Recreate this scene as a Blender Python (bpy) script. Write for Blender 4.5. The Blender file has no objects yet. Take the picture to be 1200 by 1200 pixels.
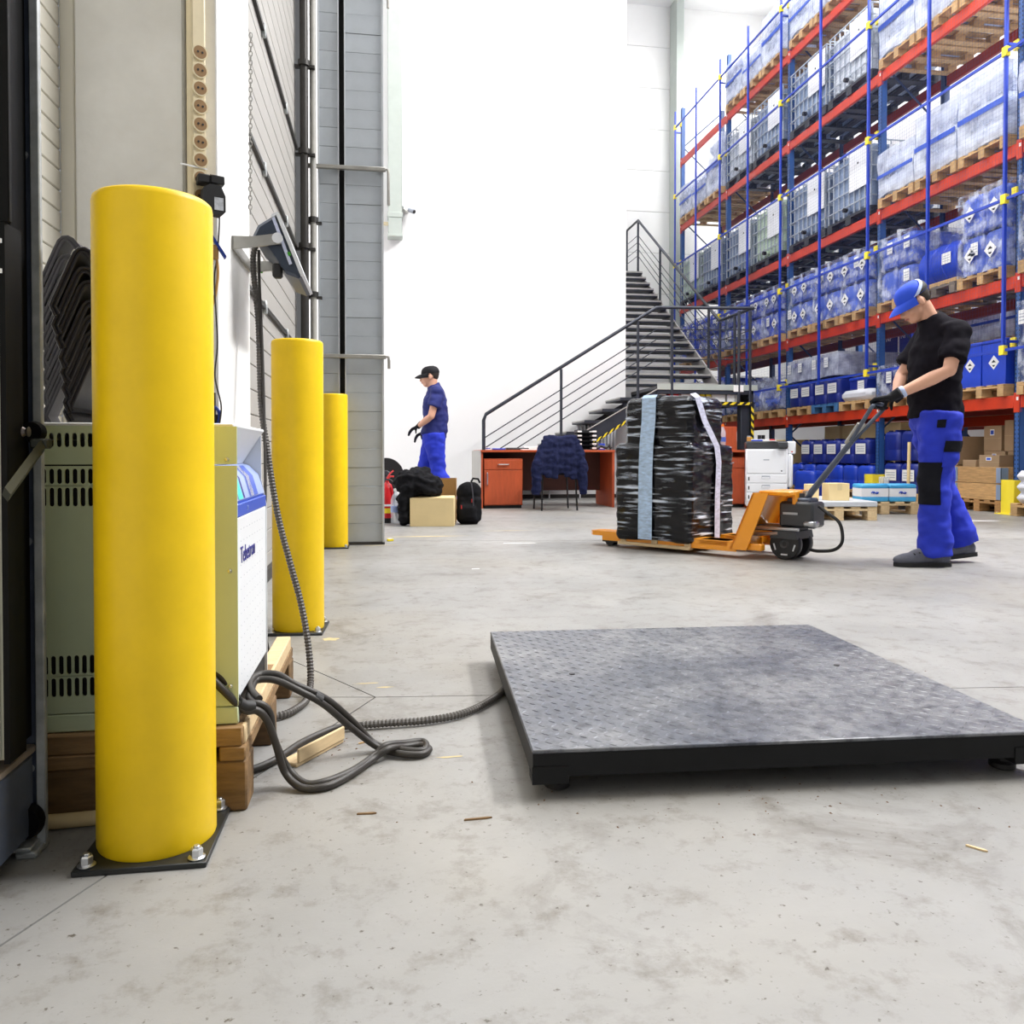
import bpy, bmesh, math, random
from mathutils import Vector, Matrix, Euler, noise
random.seed(7)
R = math.radians
SC = bpy.context.scene
COL = SC.collection

# ---------------------------------------------------------------- camera, light, exposure
cam_d = bpy.data.cameras.new('camera'); cam = bpy.data.objects.new('camera', cam_d); COL.objects.link(cam)
cam.location = (0, 0, 0.70)
cam.rotation_euler = (R(89.0), 0, -math.atan(150 / 950))
cam_d.sensor_width = 36; cam_d.lens = 28.5; cam_d.shift_y = -0.042848; cam_d.clip_start = 0.02; cam_d.clip_end = 200
SC.camera = cam
SC.view_settings.view_transform = 'Standard'; SC.view_settings.look = 'None'
SC.view_settings.gamma = 1; SC.view_settings.use_curve_mapping = False
SC.view_settings.exposure = -0.16
SC.cycles.max_bounces = 8; SC.cycles.diffuse_bounces = 5; SC.cycles.transparent_max_bounces = 24
SC.cycles.sample_clamp_indirect = 6

wd = bpy.data.worlds.new('daylight'); SC.world = wd; wd.use_nodes = True
bg = wd.node_tree.nodes['Background']; bg.inputs[0].default_value = (0.93, 0.96, 1.0, 1); bg.inputs[1].default_value = 0.32

def area(name, loc, sx, sy, energy, rot=(0, 0, 0), color=(1, 1, 1)):
    d = bpy.data.lights.new(name, 'AREA'); d.shape = 'RECTANGLE'; d.size = sx; d.size_y = sy; d.energy = energy; d.color = color
    o = bpy.data.objects.new(name, d); COL.objects.link(o); o.location = loc; o.rotation_euler = rot
    return o
# rooflight strips under the hall roof, the last lamp is an added one
area('overhead_light', (3.2, 10.6, 11.6), 1.6, 16, 1480, color=(1, .99, .975))
area('overhead_light', (5.4, 6.0, 11.6), 1.4, 8, 200, color=(1, .99, .975))
area('overhead_light', (9.6, 3.0, 11.2), 1.2, 4.0, 2300, rot=(0, R(32), 0), color=(1, .99, .97))
area('overhead_light', (9.4, 11.5, 11.6), .9, 17, 1500, color=(1, .99, .975))  # added lamp, brightens the wall and gaps behind the racks

# ---------------------------------------------------------------- materials
def lin(c):
    c = c / 255.0
    return c / 12.92 if c <= 0.04045 else ((c + 0.055) / 1.055) ** 2.4
def rgb(r, g, b): return (lin(r), lin(g), lin(b))
MATS = {}
def mk(name, col, rough=0.5, metal=0.0, var=0.0, vscale=6.0, bump=0.0, bscale=40.0, rand=0.0, spec=0.5, stretch=None,
       alpha=1.0, emit=None, col2=None, coat=0.0, trans=0.0):
    m = bpy.data.materials.new(name); m.use_nodes = True
    nt = m.node_tree; N = nt.nodes; L = nt.links; b = N['Principled BSDF']
    b.inputs['Roughness'].default_value = rough; b.inputs['Metallic'].default_value = metal
    b.inputs['Specular IOR Level'].default_value = spec; b.inputs['Base Color'].default_value = (*col, 1)
    if coat: b.inputs['Coat Weight'].default_value = coat; b.inputs['Coat Roughness'].default_value = 0.15
    if trans: b.inputs['Transmission Weight'].default_value = trans
    tc = N.new('ShaderNodeTexCoord'); co = tc.outputs['Object']
    if stretch:
        mp = N.new('ShaderNodeMapping'); mp.inputs['Scale'].default_value = stretch; L.new(co, mp.inputs[0]); co = mp.outputs[0]
    out = None
    if var or col2:
        n = N.new('ShaderNodeTexNoise'); n.inputs['Scale'].default_value = vscale; n.inputs['Detail'].default_value = 6
        n.inputs['Roughness'].default_value = 0.62
        L.new(co, n.inputs['Vector'])
        cr = N.new('ShaderNodeValToRGB'); L.new(n.outputs['Fac'], cr.inputs[0])
        c1 = tuple(max(0, x * (1 - var)) for x in col); c2 = tuple(min(1, x * (1 + var * .7)) for x in (col2 or col))
        cr.color_ramp.elements[0].position = 0.32; cr.color_ramp.elements[1].position = 0.68
        cr.color_ramp.elements[0].color = (*c1, 1); cr.color_ramp.elements[1].color = (*c2, 1)
        out = cr.outputs[0]
    if rand:
        oi = N.new('ShaderNodeObjectInfo'); mr = N.new('ShaderNodeMapRange')
        mr.inputs['To Min'].default_value = 1 - rand; mr.inputs['To Max'].default_value = 1 + rand
        L.new(oi.outputs['Random'], mr.inputs['Value'])
        mx = N.new('ShaderNodeMix'); mx.data_type = 'RGBA'; mx.blend_type = 'MULTIPLY'; mx.inputs['Factor'].default_value = 1
        if out: L.new(out, mx.inputs['A'])
        else: mx.inputs['A'].default_value = (*col, 1)
        L.new(mr.outputs[0], mx.inputs['B']); out = mx.outputs['Result']
    if out: L.new(out, b.inputs['Base Color'])
    if bump:
        n2 = N.new('ShaderNodeTexNoise'); n2.inputs['Scale'].default_value = bscale; n2.inputs['Detail'].default_value = 5
        L.new(co, n2.inputs['Vector'])
        bp = N.new('ShaderNodeBump'); bp.inputs['Strength'].default_value = bump; bp.inputs['Distance'].default_value = 0.01
        L.new(n2.outputs['Fac'], bp.inputs['Height']); L.new(bp.outputs[0], b.inputs['Normal'])
    if emit: b.inputs['Emission Color'].default_value = (*emit[:3], 1); b.inputs['Emission Strength'].default_value = emit[3]
    if alpha < 1: b.inputs['Alpha'].default_value = alpha
    MATS[name] = m
    return m

def film_mat(name, col, lo, hi, scale=5.0, rough=0.18, stretch=(1, 1, 1), f0=.35, f1=.7, patch=0):
    m = bpy.data.materials.new(name); m.use_nodes = True
    nt = m.node_tree; N = nt.nodes; L = nt.links; b = N['Principled BSDF']
    b.inputs['Base Color'].default_value = (*col, 1); b.inputs['Roughness'].default_value = rough
    tc = N.new('ShaderNodeTexCoord'); mp = N.new('ShaderNodeMapping'); mp.inputs['Scale'].default_value = stretch
    L.new(tc.outputs['Object'], mp.inputs[0])
    n = N.new('ShaderNodeTexNoise'); n.inputs['Scale'].default_value = scale; n.inputs['Detail'].default_value = 6
    L.new(mp.outputs[0], n.inputs['Vector'])
    mr = N.new('ShaderNodeMapRange'); mr.inputs['From Min'].default_value = f0; mr.inputs['From Max'].default_value = f1
    mr.inputs['To Min'].default_value = lo; mr.inputs['To Max'].default_value = hi
    L.new(n.outputs['Fac'], mr.inputs['Value']); al = mr.outputs[0]
    if patch:
        n3 = N.new('ShaderNodeTexNoise'); n3.inputs['Scale'].default_value = patch; L.new(tc.outputs['Object'], n3.inputs['Vector'])
        m3 = N.new('ShaderNodeMapRange'); m3.inputs['From Min'].default_value = .42; m3.inputs['From Max'].default_value = .58; L.new(n3.outputs['Fac'], m3.inputs['Value'])
        mm = N.new('ShaderNodeMath'); mm.operation = 'MULTIPLY'; L.new(al, mm.inputs[0]); L.new(m3.outputs[0], mm.inputs[1]); al = mm.outputs[0]
    L.new(al, b.inputs['Alpha'])
    bp = N.new('ShaderNodeBump'); bp.inputs['Strength'].default_value = .6; bp.inputs['Distance'].default_value = .02
    L.new(n.outputs['Fac'], bp.inputs['Height']); L.new(bp.outputs[0], b.inputs['Normal'])
    MATS[name] = m
    return m

def concrete():
    m = bpy.data.materials.new('concrete_floor'); m.use_nodes = True
    nt = m.node_tree; N = nt.nodes; L = nt.links; b = N['Principled BSDF']
    tc = N.new('ShaderNodeNewGeometry').outputs['Position']
    def nz(scale, det=6, rough=.6, dist=0.0):
        n = N.new('ShaderNodeTexNoise'); n.inputs['Scale'].default_value = scale; n.inputs['Detail'].default_value = det
        n.inputs['Roughness'].default_value = rough; n.inputs['Distortion'].default_value = dist; L.new(tc, n.inputs['Vector']); return n.outputs['Fac']
    def ramp(f, p0, c0, p1, c1):
        r = N.new('ShaderNodeValToRGB'); L.new(f, r.inputs[0]); e = r.color_ramp.elements
        e[0].position = p0; e[0].color = (*c0, 1); e[1].position = p1; e[1].color = (*c1, 1); return r.outputs[0]
    def mul(a, c):
        x = N.new('ShaderNodeMix'); x.data_type = 'RGBA'; x.blend_type = 'MULTIPLY'; x.inputs['Factor'].default_value = 1
        L.new(a, x.inputs['A']); L.new(c, x.inputs['B']); return x.outputs['Result']
    base = ramp(nz(0.9, 9, .66, .3), .30, rgb(130, 129, 127), .70, rgb(154, 153, 151))
    warm = ramp(nz(0.55, 4), .45, (1, 1, 1), .8, rgb(246, 238, 222))
    spots = ramp(nz(11, 8, .72), .30, rgb(208, 203, 196), .48, (1, 1, 1))
    specks = ramp(nz(70, 3, .6), .27, rgb(150, 140, 128), .36, (1, 1, 1))
    stain = ramp(nz(2.6, 9, .72, .5), .30, rgb(206, 202, 198), .45, (1, 1, 1))
    c = mul(mul(mul(mul(base, warm), spots), specks), stain)
    L.new(c, b.inputs['Base Color'])
    rr = N.new('ShaderNodeMapRange'); rr.inputs['To Min'].default_value = .30; rr.inputs['To Max'].default_value = .62
    L.new(nz(2.2, 6), rr.inputs['Value']); L.new(rr.outputs[0], b.inputs['Roughness'])
    bp = N.new('ShaderNodeBump'); bp.inputs['Strength'].default_value = .12; bp.inputs['Distance'].default_value = .004
    L.new(nz(45, 8, .7), bp.inputs['Height']); L.new(bp.outputs[0], b.inputs['Normal'])
    MATS['concrete'] = m
    return m
concrete()
mk('yellow', rgb(247, 206, 14), .42, var=.06, vscale=9, spec=.4, bump=.03, bscale=90)
mk('black_plate', rgb(34, 36, 36), .45, var=.25, vscale=20, bump=.1)
mk('zinc', rgb(205, 207, 210), .28, metal=.9, var=.1)
mk('white_wall', rgb(232, 232, 232), .7, var=.015, vscale=1.3, bump=.03, bscale=30)
mk('far_panel', rgb(232, 232, 230), .55, var=.02, vscale=2)
mk('pillar_white', rgb(238, 237, 234), .75, var=.05, vscale=3.5, bump=.15, bscale=25, col2=rgb(244, 244, 243))
mk('cream_panel', rgb(228, 224, 212), .5, var=.03)
mk('door_grey', rgb(166, 163, 158), .5, var=.05, vscale=1.6)
mk('dark_seam', rgb(52, 52, 50), .6)
mk('rail_dark', rgb(62, 60, 58), .45, metal=.5, var=.2)
mk('galv', rgb(178, 184, 190), .42, metal=.55, var=.09, vscale=5, rand=.04)
mk('galv_edge', rgb(196, 200, 204), .38, metal=.5, var=.1)
mk('steel_blue', rgb(80, 88, 104), .42, metal=.15, var=.2, vscale=12, bump=.05)
mk('galv_dull', rgb(172, 176, 176), .45, metal=.3, var=.25, vscale=22)
mk('black_dirty', rgb(12, 12, 13), .6, spec=.15, var=.3, vscale=14)
mk('cream_sheet', rgb(206, 204, 186), .5, var=.08)
mk('lever_paint', rgb(44, 46, 36), .5, var=.2)
mk('spring_steel', rgb(120, 112, 108), .35, metal=.8, var=.2)
mk('mach_green', rgb(202, 215, 180), .48, var=.04, vscale=4, bump=.03)
mk('mach_white', rgb(226, 228, 230), .4, var=.02)
mk('mach_blue', rgb(42, 82, 190), .35)
mk('mach_ltblue', rgb(150, 168, 214), .35)
mk('mach_cyan', rgb(60, 226, 196), .35)
mk('ink_blue', rgb(40, 40, 130), .5)
mk('ink_black', rgb(20, 20, 22), .6)
mk('dark_inside', rgb(12, 12, 12), .8)
mk('wood', rgb(196, 160, 112), .72, var=.22, vscale=9, stretch=(1, 1, 1), bump=.12, bscale=50, rand=.14)
mk('wood_grain', rgb(178, 134, 84), .7, var=.32, vscale=5, stretch=(1.2, 9, 9), bump=.15, bscale=20, rand=.12)
mk('wood_grain_y', rgb(190, 150, 100), .7, var=.28, vscale=5, stretch=(9, 1.2, 9), bump=.15, bscale=20, rand=.14)
mk('wood_dirty', rgb(150, 118, 78), .75, var=.4, vscale=5, stretch=(1.2, 9, 9), bump=.2, bscale=20, rand=.15)
mk('wood_old', rgb(122, 94, 60), .75, var=.4, vscale=5, stretch=(1.2, 8, 8), bump=.2, bscale=20, rand=.15)
mk('wood_pale', rgb(214, 188, 146), .7, var=.15, vscale=7, stretch=(1.2, 8, 8), bump=.1, rand=.1)
mk('wood_grey', rgb(126, 116, 106), .75, var=.25, vscale=7, rand=.15)
mk('wood_blue', rgb(58, 110, 160), .7, var=.2, rand=.05)
mk('black_plastic', rgb(68, 67, 74), .36, var=.1, bump=.05)
mk('black_matte', rgb(24, 24, 26), .6)
mk('black_rubber', rgb(32, 31, 31), .6, var=.1)
mk('cable', rgb(50, 46, 42), .5, var=.15, vscale=30)
mk('conduit', rgb(84, 80, 76), .5, var=.15)
mk('ivory', rgb(226, 212, 178), .42, var=.08, vscale=10)
mk('socket_brown', rgb(146, 112, 70), .5)
mk('grey_tube', rgb(168, 166, 160), .55, var=.15)
mk('paper', rgb(238, 238, 236), .7, var=.03, vscale=30)
mk('paper_print', rgb(190, 194, 202), .7, var=.3, vscale=60)
mk('blue_clamp', rgb(28, 58, 150), .4)
mk('tan_cable', rgb(196, 150, 90), .5)
mk('lamp_body', rgb(58, 66, 80), .4, metal=.3, var=.1)
mk('lamp_rim', rgb(224, 226, 230), .3)
mk('lamp_strip', rgb(198, 204, 226), .4, var=.15, vscale=120)
mk('lamp_glass', rgb(235, 240, 246), .1, spec=.8)
mk('bracket_steel', rgb(162, 160, 154), .4, metal=.6, var=.2)
mk('green_mark', rgb(60, 160, 30), .5)
mk('rack_blue', rgb(44, 86, 150), .42, var=.12, rand=.03)
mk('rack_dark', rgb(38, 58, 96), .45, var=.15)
mk('mesh_wire', rgb(70, 82, 120), .5)
mk('rack_red', rgb(200, 54, 20), .42, var=.1, rand=.05)
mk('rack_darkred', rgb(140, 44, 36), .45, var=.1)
mk('mesh_blue', rgb(30, 62, 176), .42)
mk('clip_yellow', rgb(246, 224, 56), .45)
mk('can_blue', rgb(30, 66, 190), .36, var=.06, rand=.12, spec=.5)
mk('can_dark', rgb(20, 40, 132), .38, var=.08, rand=.12)
mk('can_pale', rgb(60, 92, 196), .38, var=.10, rand=.1)
mk('bag_white', rgb(198, 208, 232), .5, var=.14, vscale=8, bump=.3, bscale=12, rand=.05)
mk('ibc_tank', rgb(206, 212, 222), .35, var=.06, rand=.04)
mk('ibc_tank_dark', rgb(128, 146, 176), .35, var=.15, rand=.06)
mk('ibc_tank_green', rgb(194, 214, 190), .35, var=.06, rand=.04)
mk('ibc_cage', rgb(178, 186, 196), .4, metal=.3)
mk('ibc_base', rgb(40, 42, 46), .5, var=.2)
mk('card', rgb(226, 202, 150), .75, var=.06, vscale=4, rand=.06)
mk('card_in', rgb(150, 112, 62), .8, var=.1)
mk('card_brown', rgb(158, 132, 102), .78, var=.07, vscale=4, rand=.1)
mk('tape', rgb(206, 186, 140), .4)
mk('stair_steel', rgb(52, 56, 66), .45, metal=.3, var=.12)
mk('stair_grey', rgb(84, 85, 88), .5, metal=.2, var=.15, vscale=14)
mk('tread_edge', rgb(176, 174, 170), .5, metal=.3, var=.15)
mk('haz_yellow', rgb(240, 214, 40), .5)
mk('haz_black', rgb(20, 20, 22), .5)
mk('desk_wood', rgb(184, 82, 44), .42, var=.14, vscale=5, stretch=(8, 8, 1))
mk('desk_dark', rgb(84, 42, 30), .5, var=.15)
mk('desk_grey', rgb(196, 194, 188), .5)
mk('alu', rgb(200, 200, 200), .3, metal=.8)
mk('denim', rgb(28, 33, 64), .85, spec=.15, var=.35, vscale=26, bump=.3, bscale=60)
mk('cloth_black', rgb(20, 20, 23), .85, spec=.15, var=.2, vscale=10, bump=.3, bscale=30)
mk('red_paint', rgb(190, 26, 32), .35)
mk('red_light', rgb(226, 60, 60), .4)
mk('clear_bottle', rgb(225, 232, 240), .08, alpha=.38)
mk('bottle_label', rgb(70, 100, 180), .5)
mk('orange', rgb(246, 158, 20), .38, var=.04, coat=.6)
mk('orange_cap', rgb(236, 120, 20), .4)
mk('wrap_black', rgb(13, 13, 17), .17, var=.3, vscale=4, stretch=(1, 1, 5), bump=.5, bscale=7, spec=.35)
mk('strap', rgb(178, 202, 230), .42, var=.3, vscale=22, stretch=(1, 1, 3))
mk('strap_pale', rgb(196, 200, 222), .42, var=.3, vscale=22, stretch=(1, 1, 3))
mk('wheel_black', rgb(30, 31, 34), .45, var=.15)
mk('copier_white', rgb(232, 234, 238), .4)
mk('copier_line', rgb(150, 156, 166), .5)
mk('copier_dark', rgb(56, 58, 62), .45)
mk('skin', rgb(216, 164, 138), .55, var=.06, vscale=8)
mk('lips', rgb(176, 110, 98), .5)
mk('eye_white', rgb(235, 232, 228), .3)
mk('eye_dark', rgb(40, 30, 24), .3)
mk('hair', rgb(44, 34, 30), .7, var=.3, vscale=60)
mk('shirt_black', rgb(23, 21, 28), .9, spec=.1, var=.2, vscale=6, bump=.5, bscale=9)
mk('trouser_blue', rgb(26, 48, 186), .8, var=.14, vscale=9, bump=.5, bscale=10)
mk('trouser_navy', rgb(24, 34, 104), .8, var=.14, vscale=9, bump=.4, bscale=10)
mk('patch_black', rgb(22, 23, 30), .85, spec=.15, var=.15, bump=.3)
mk('cap_blue', rgb(28, 74, 210), .7, var=.06)
mk('cap_white', rgb(190, 204, 240), .7)
mk('glove', rgb(22, 22, 27), .7, spec=.25, var=.2)
mk('shoe_grey', rgb(92, 94, 106), .7, var=.15, vscale=30)
mk('sole', rgb(28, 28, 30), .6)
mk('duct_grey', rgb(170, 178, 172), .5, var=.05)
mk('box_ltblue', rgb(70, 170, 226), .45)
mk('box_white', rgb(238, 240, 244), .5)
mk('sack', rgb(224, 226, 234), .6, var=.06, vscale=6, bump=.3, bscale=10, rand=.04)
mk('sheet_grey', rgb(188, 192, 198), .5, var=.08)
mk('collar_steel', rgb(150, 170, 200), .4, metal=.4)
mk('kettle_silver', rgb(180, 182, 186), .3, metal=.8)
mk('blue_item', rgb(40, 70, 190), .5)
mk('red_item', rgb(200, 40, 40), .5)
mk('amber', rgb(196, 140, 70), .4)
mk('reel_brown', rgb(110, 80, 56), .7, var=.2)
mk('white_paint_slot_light', rgb(238, 238, 236), .6)
mk('yellow_stain', rgb(196, 178, 132), .6, var=.2, vscale=12)
film_mat('film', (.80, .86, .98), .05, .70, 6.0, f0=.44, f1=.70)
film_mat('film_glints', (.74, .82, .95), .0, .85, 3.2, .2, (1.1, 1.1, 13), .52, .64, patch=3.4)  # pale streaks imitate glints on the black wrap
film_mat('film_dense', (.80, .85, .97), .25, .75, 5.0)

def plate_mat():
    m = bpy.data.materials.new('checker_plate'); m.use_nodes = True
    nt = m.node_tree; N = nt.nodes; L = nt.links; b = N['Principled BSDF']
    tc = N.new('ShaderNodeTexCoord').outputs['Object']
    def nz(s, d=6, r=.6):
        n = N.new('ShaderNodeTexNoise'); n.inputs['Scale'].default_value = s; n.inputs['Detail'].default_value = d; n.inputs['Roughness'].default_value = r
        L.new(tc, n.inputs['Vector']); return n.outputs['Fac']
    r1 = N.new('ShaderNodeValToRGB'); L.new(nz(3.0, 8, .65), r1.inputs[0]); e = r1.color_ramp.elements
    e[0].position = .36; e[0].color = (*rgb(88, 92, 102), 1); e[1].position = .62; e[1].color = (*rgb(132, 133, 136), 1)
    r2 = N.new('ShaderNodeValToRGB'); L.new(nz(28, 6, .7), r2.inputs[0]); e = r2.color_ramp.elements
    e[0].position = .32; e[0].color = (*rgb(150, 150, 158), 1); e[1].position = .55; e[1].color = (1, 1, 1, 1)
    x = N.new('ShaderNodeMix'); x.data_type = 'RGBA'; x.blend_type = 'MULTIPLY'; x.inputs['Factor'].default_value = 1
    L.new(r1.outputs[0], x.inputs['A']); L.new(r2.outputs[0], x.inputs['B']); L.new(x.outputs['Result'], b.inputs['Base Color'])
    b.inputs['Metallic'].default_value = .35; b.inputs['Specular IOR Level'].default_value = .5
    rr = N.new('ShaderNodeMapRange'); rr.inputs['To Min'].default_value = .25; rr.inputs['To Max'].default_value = .5
    L.new(nz(5), rr.inputs['Value']); L.new(rr.outputs[0], b.inputs['Roughness'])
    MATS['checker'] = m
plate_mat()
mk('plate_side', rgb(17, 18, 20), .5, spec=.25, var=.25, vscale=12)

# ---------------------------------------------------------------- mesh builder
class MB:
    def __init__(self, *mats):
        self.v = []; self.f = []; self.mi = []; self.mats = list(mats) or ['white_wall']; self.cur = 0; self.X = None
    def M(self, name):
        if name not in self.mats: self.mats.append(name)
        self.cur = self.mats.index(name); return self
    def add(self, vs, fs):
        b = len(self.v)
        if self.X is not None: vs = [self.X @ Vector(p) for p in vs]
        self.v.extend([tuple(p) for p in vs]); self.f.extend([tuple(i + b for i in f) for f in fs]); self.mi.extend([self.cur] * len(fs))
        return self
    def box(self, x0, y0, z0, x1, y1, z1, bev=0.0):
        if bev <= 0:
            self.add([(x0,y0,z0),(x1,y0,z0),(x1,y1,z0),(x0,y1,z0),(x0,y0,z1),(x1,y0,z1),(x1,y1,z1),(x0,y1,z1)],
                     [(3,2,1,0),(4,5,6,7),(0,1,5,4),(1,2,6,5),(2,3,7,6),(3,0,4,7)]); return self
        c = ((x0+x1)/2,(y0+y1)/2,(z0+z1)/2); h = (abs(x1-x0)/2,abs(y1-y0)/2,abs(z1-z0)/2); b = min(bev, *[q*.98 for q in h])
        vs = []; ix = {}
        for sx in (-1,1):
            for sy in (-1,1):
                for sz in (-1,1):
                    s = (sx,sy,sz)
                    for a in range(3):
                        ix[s,a] = len(vs); vs.append(tuple(c[i]+s[i]*(h[i]-(0 if i==a else b)) for i in range(3)))
        fs = []
        for a in range(3):
            o = [i for i in range(3) if i != a]
            for s in (-1,1):
                q = []
                for (u,w) in ((-1,-1),(1,-1),(1,1),(-1,1)):
                    t = [0,0,0]; t[a]=s; t[o[0]]=u; t[o[1]]=w; q.append(ix[tuple(t),a])
                fs.append(tuple(q))
            for u in (-1,1):
                for w in (-1,1):
                    t0=[0,0,0]; t1=[0,0,0]; t0[o[0]]=t1[o[0]]=u; t0[o[1]]=t1[o[1]]=w; t0[a]=-1; t1[a]=1
                    fs.append((ix[tuple(t0),o[0]],ix[tuple(t1),o[0]],ix[tuple(t1),o[1]],ix[tuple(t0),o[1]]))
        for sx in (-1,1):
            for sy in (-1,1):
                for sz in (-1,1): fs.append(tuple(ix[(sx,sy,sz),a] for a in range(3)))
        self.add(vs, fs); return self
    def cyl(self, p0, p1, r0, r1=None, n=12):
        return self.tube([p0, p1], [r0, r0 if r1 is None else r1], n)
    def tube(self, pts, r, n=8, closed=False, side=None):
        pts = [Vector(p) for p in pts]; m = len(pts)
        rs = list(r) if isinstance(r, (list, tuple)) and not (isinstance(r, tuple) and len(r) == 2 and m != 2) else [r] * m
        tang = []
        for i in range(m):
            a = pts[(i-1) % m] if (closed or i > 0) else pts[0]; b = pts[(i+1) % m] if (closed or i < m-1) else pts[-1]
            t = (b-a); tang.append(t.normalized() if t.length > 1e-9 else Vector((0,0,1)))
        ref = Vector(side) if side else (Vector((0,0,1)) if abs(tang[0].z) < .9 else Vector((1,0,0)))
        u = (ref - tang[0]*ref.dot(tang[0])).normalized(); vs = []
        for i in range(m):
            rf = Vector(side) if side else u
            u = rf - tang[i]*rf.dot(tang[i]); u = u.normalized() if u.length > 1e-6 else Vector((1,0,0))
            w = tang[i].cross(u); ra, rb = rs[i] if isinstance(rs[i], (tuple, list)) else (rs[i], rs[i])
            for k in range(n):
                an = 2*math.pi*k/n; vs.append(pts[i] + u*(ra*math.cos(an)) + w*(rb*math.sin(an)))
        fs = []
        for i in range(m if closed else m-1):
            j = (i+1) % m
            for k in range(n): fs.append((i*n+k, i*n+(k+1)%n, j*n+(k+1)%n, j*n+k))
        if not closed: fs += [tuple(range(n-1,-1,-1)), tuple((m-1)*n+k for k in range(n))]
        self.add(vs, fs); return self
    def lathe(self, prof, n=24, c=(0,0,0), axis='z'):
        vs = []
        for (r,z) in prof:
            for k in range(n):
                a = 2*math.pi*k/n; x, y = r*math.cos(a), r*math.sin(a)
                p = (x,y,z) if axis=='z' else ((z,x,y) if axis=='x' else (x,z,y))
                vs.append((c[0]+p[0], c[1]+p[1], c[2]+p[2]))
        fs = [(i*n+k, i*n+(k+1)%n, (i+1)*n+(k+1)%n, (i+1)*n+k) for i in range(len(prof)-1) for k in range(n)]
        fs += [tuple(range(n-1,-1,-1)), tuple((len(prof)-1)*n+k for k in range(n))]
        self.add(vs, fs); return self
    def prism(self, poly, a0, a1, axis='z'):
        n = len(poly)
        def P(p, a): return {'z': (p[0],p[1],a), 'y': (p[0],a,p[1]), 'x': (a,p[0],p[1])}[axis]
        vs = [P(p,a0) for p in poly] + [P(p,a1) for p in poly]
        fs = [tuple(range(n-1,-1,-1)), tuple(range(n,2*n))] + [(i,(i+1)%n,n+(i+1)%n,n+i) for i in range(n)]
        self.add(vs, fs); return self
    def ball(self, c, r, n=12, m=8, rot=None):
        rx, ry, rz = r if isinstance(r, (tuple, list)) else (r, r, r); vs = [(0,0,-rz)]; c = Vector(c)
        for i in range(1, m):
            t = -math.pi/2 + math.pi*i/m
            for k in range(n):
                a = 2*math.pi*k/n; vs.append((rx*math.cos(t)*math.cos(a), ry*math.cos(t)*math.sin(a), rz*math.sin(t)))
        vs.append((0,0,rz)); e = len(vs)-1
        if rot is not None: vs = [rot @ Vector(p) for p in vs]
        vs = [Vector(p)+c for p in vs]
        fs = [(0,1+(k+1)%n,1+k) for k in range(n)]
        for i in range(m-2): fs += [(1+i*n+k,1+i*n+(k+1)%n,1+(i+1)*n+(k+1)%n,1+(i+1)*n+k) for k in range(n)]
        fs += [(e,1+(m-2)*n+k,1+(m-2)*n+(k+1)%n) for k in range(n)]
        self.add(vs, fs); return self
    def sheet(self, fn, nu, nv, thick=0.0):
        vs = [Vector(fn(i/nu, j/nv)) for j in range(nv+1) for i in range(nu+1)]
        fs = [(j*(nu+1)+i, j*(nu+1)+i+1, (j+1)*(nu+1)+i+1, (j+1)*(nu+1)+i) for j in range(nv) for i in range(nu)]
        if thick:
            nr = [Vector() for _ in vs]
            for f in fs:
                q = (vs[f[1]]-vs[f[0]]).cross(vs[f[3]]-vs[f[0]])
                for k in f: nr[k] += q
            b = len(vs); vs = vs + [vs[i] - (nr[i].normalized()*thick if nr[i].length else Vector()) for i in range(b)]
            top = list(fs); fs = top + [tuple(b+k for k in reversed(f)) for f in top]; W = nu+1
            edge = [i for i in range(nu+1)] + [j*W+nu for j in range(1,nv+1)] + [nv*W+i for i in range(nu-1,-1,-1)] + [j*W for j in range(nv-1,0,-1)]
            for a in range(len(edge)):
                p, q = edge[a], edge[(a+1)%len(edge)]; fs.append((q,p,b+p,b+q))
        self.add(vs, fs); return self
    def mesh(self, name, ang=38):
        me = bpy.data.meshes.new(name); me.from_pydata(self.v, [], self.f)
        for m in self.mats: me.materials.append(MATS[m])
        me.polygons.foreach_set('material_index', self.mi)
        bm = bmesh.new(); bm.from_mesh(me); bmesh.ops.recalc_face_normals(bm, faces=bm.faces); bm.to_mesh(me); bm.free()
        me.polygons.foreach_set('use_smooth', [True]*len(me.polygons))
        me.set_sharp_from_angle(angle=R(ang)); me.update()
        return me
    def build(self, name, parent=None, ang=38): return ob(name, self.mesh(name, ang), parent)

def ob(name, me, parent=None, loc=None, rz=None):
    o = bpy.data.objects.new(name, me); COL.objects.link(o)
    if parent is not None: o.parent = parent
    if loc is not None: o.location = loc
    if rz is not None: o.rotation_euler = (0, 0, rz)
    return o
def tag(o, label, cat, group=None, kind=None):
    o['label'] = label; o['category'] = cat
    if group: o['group'] = group
    if kind: o['kind'] = kind
    return o
def thing(name, label, cat, loc=(0,0,0), rz=0.0, group=None):
    o = bpy.data.objects.new(name, None); COL.objects.link(o); o.location = loc; o.rotation_euler = (0,0,rz); o.empty_display_size = .1
    return tag(o, label, cat, group)
def solo(mb, name, label, cat, loc=(0,0,0), rz=0.0, group=None, ang=38):
    o = mb.build(name, None, ang); o.location = loc; o.rotation_euler = (0,0,rz); return tag(o, label, cat, group)
def struct(o): o['kind'] = 'structure'; return o
KIDS = {}
def dup(root, loc=None, rz=None, label=None, group=None):
    def kids(x):
        return list(x.children)
    def cp(o, par):
        c = o.copy(); COL.objects.link(c)
        if par is not None: c.parent = par
        for ch in kids(o): cp(ch, c)
        return c
    r = cp(root, None)
    if loc is not None: r.location = loc
    if rz is not None: r.rotation_euler = (0,0,rz)
    if label: r['label'] = label
    if group: r['group'] = group
    return r
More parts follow.
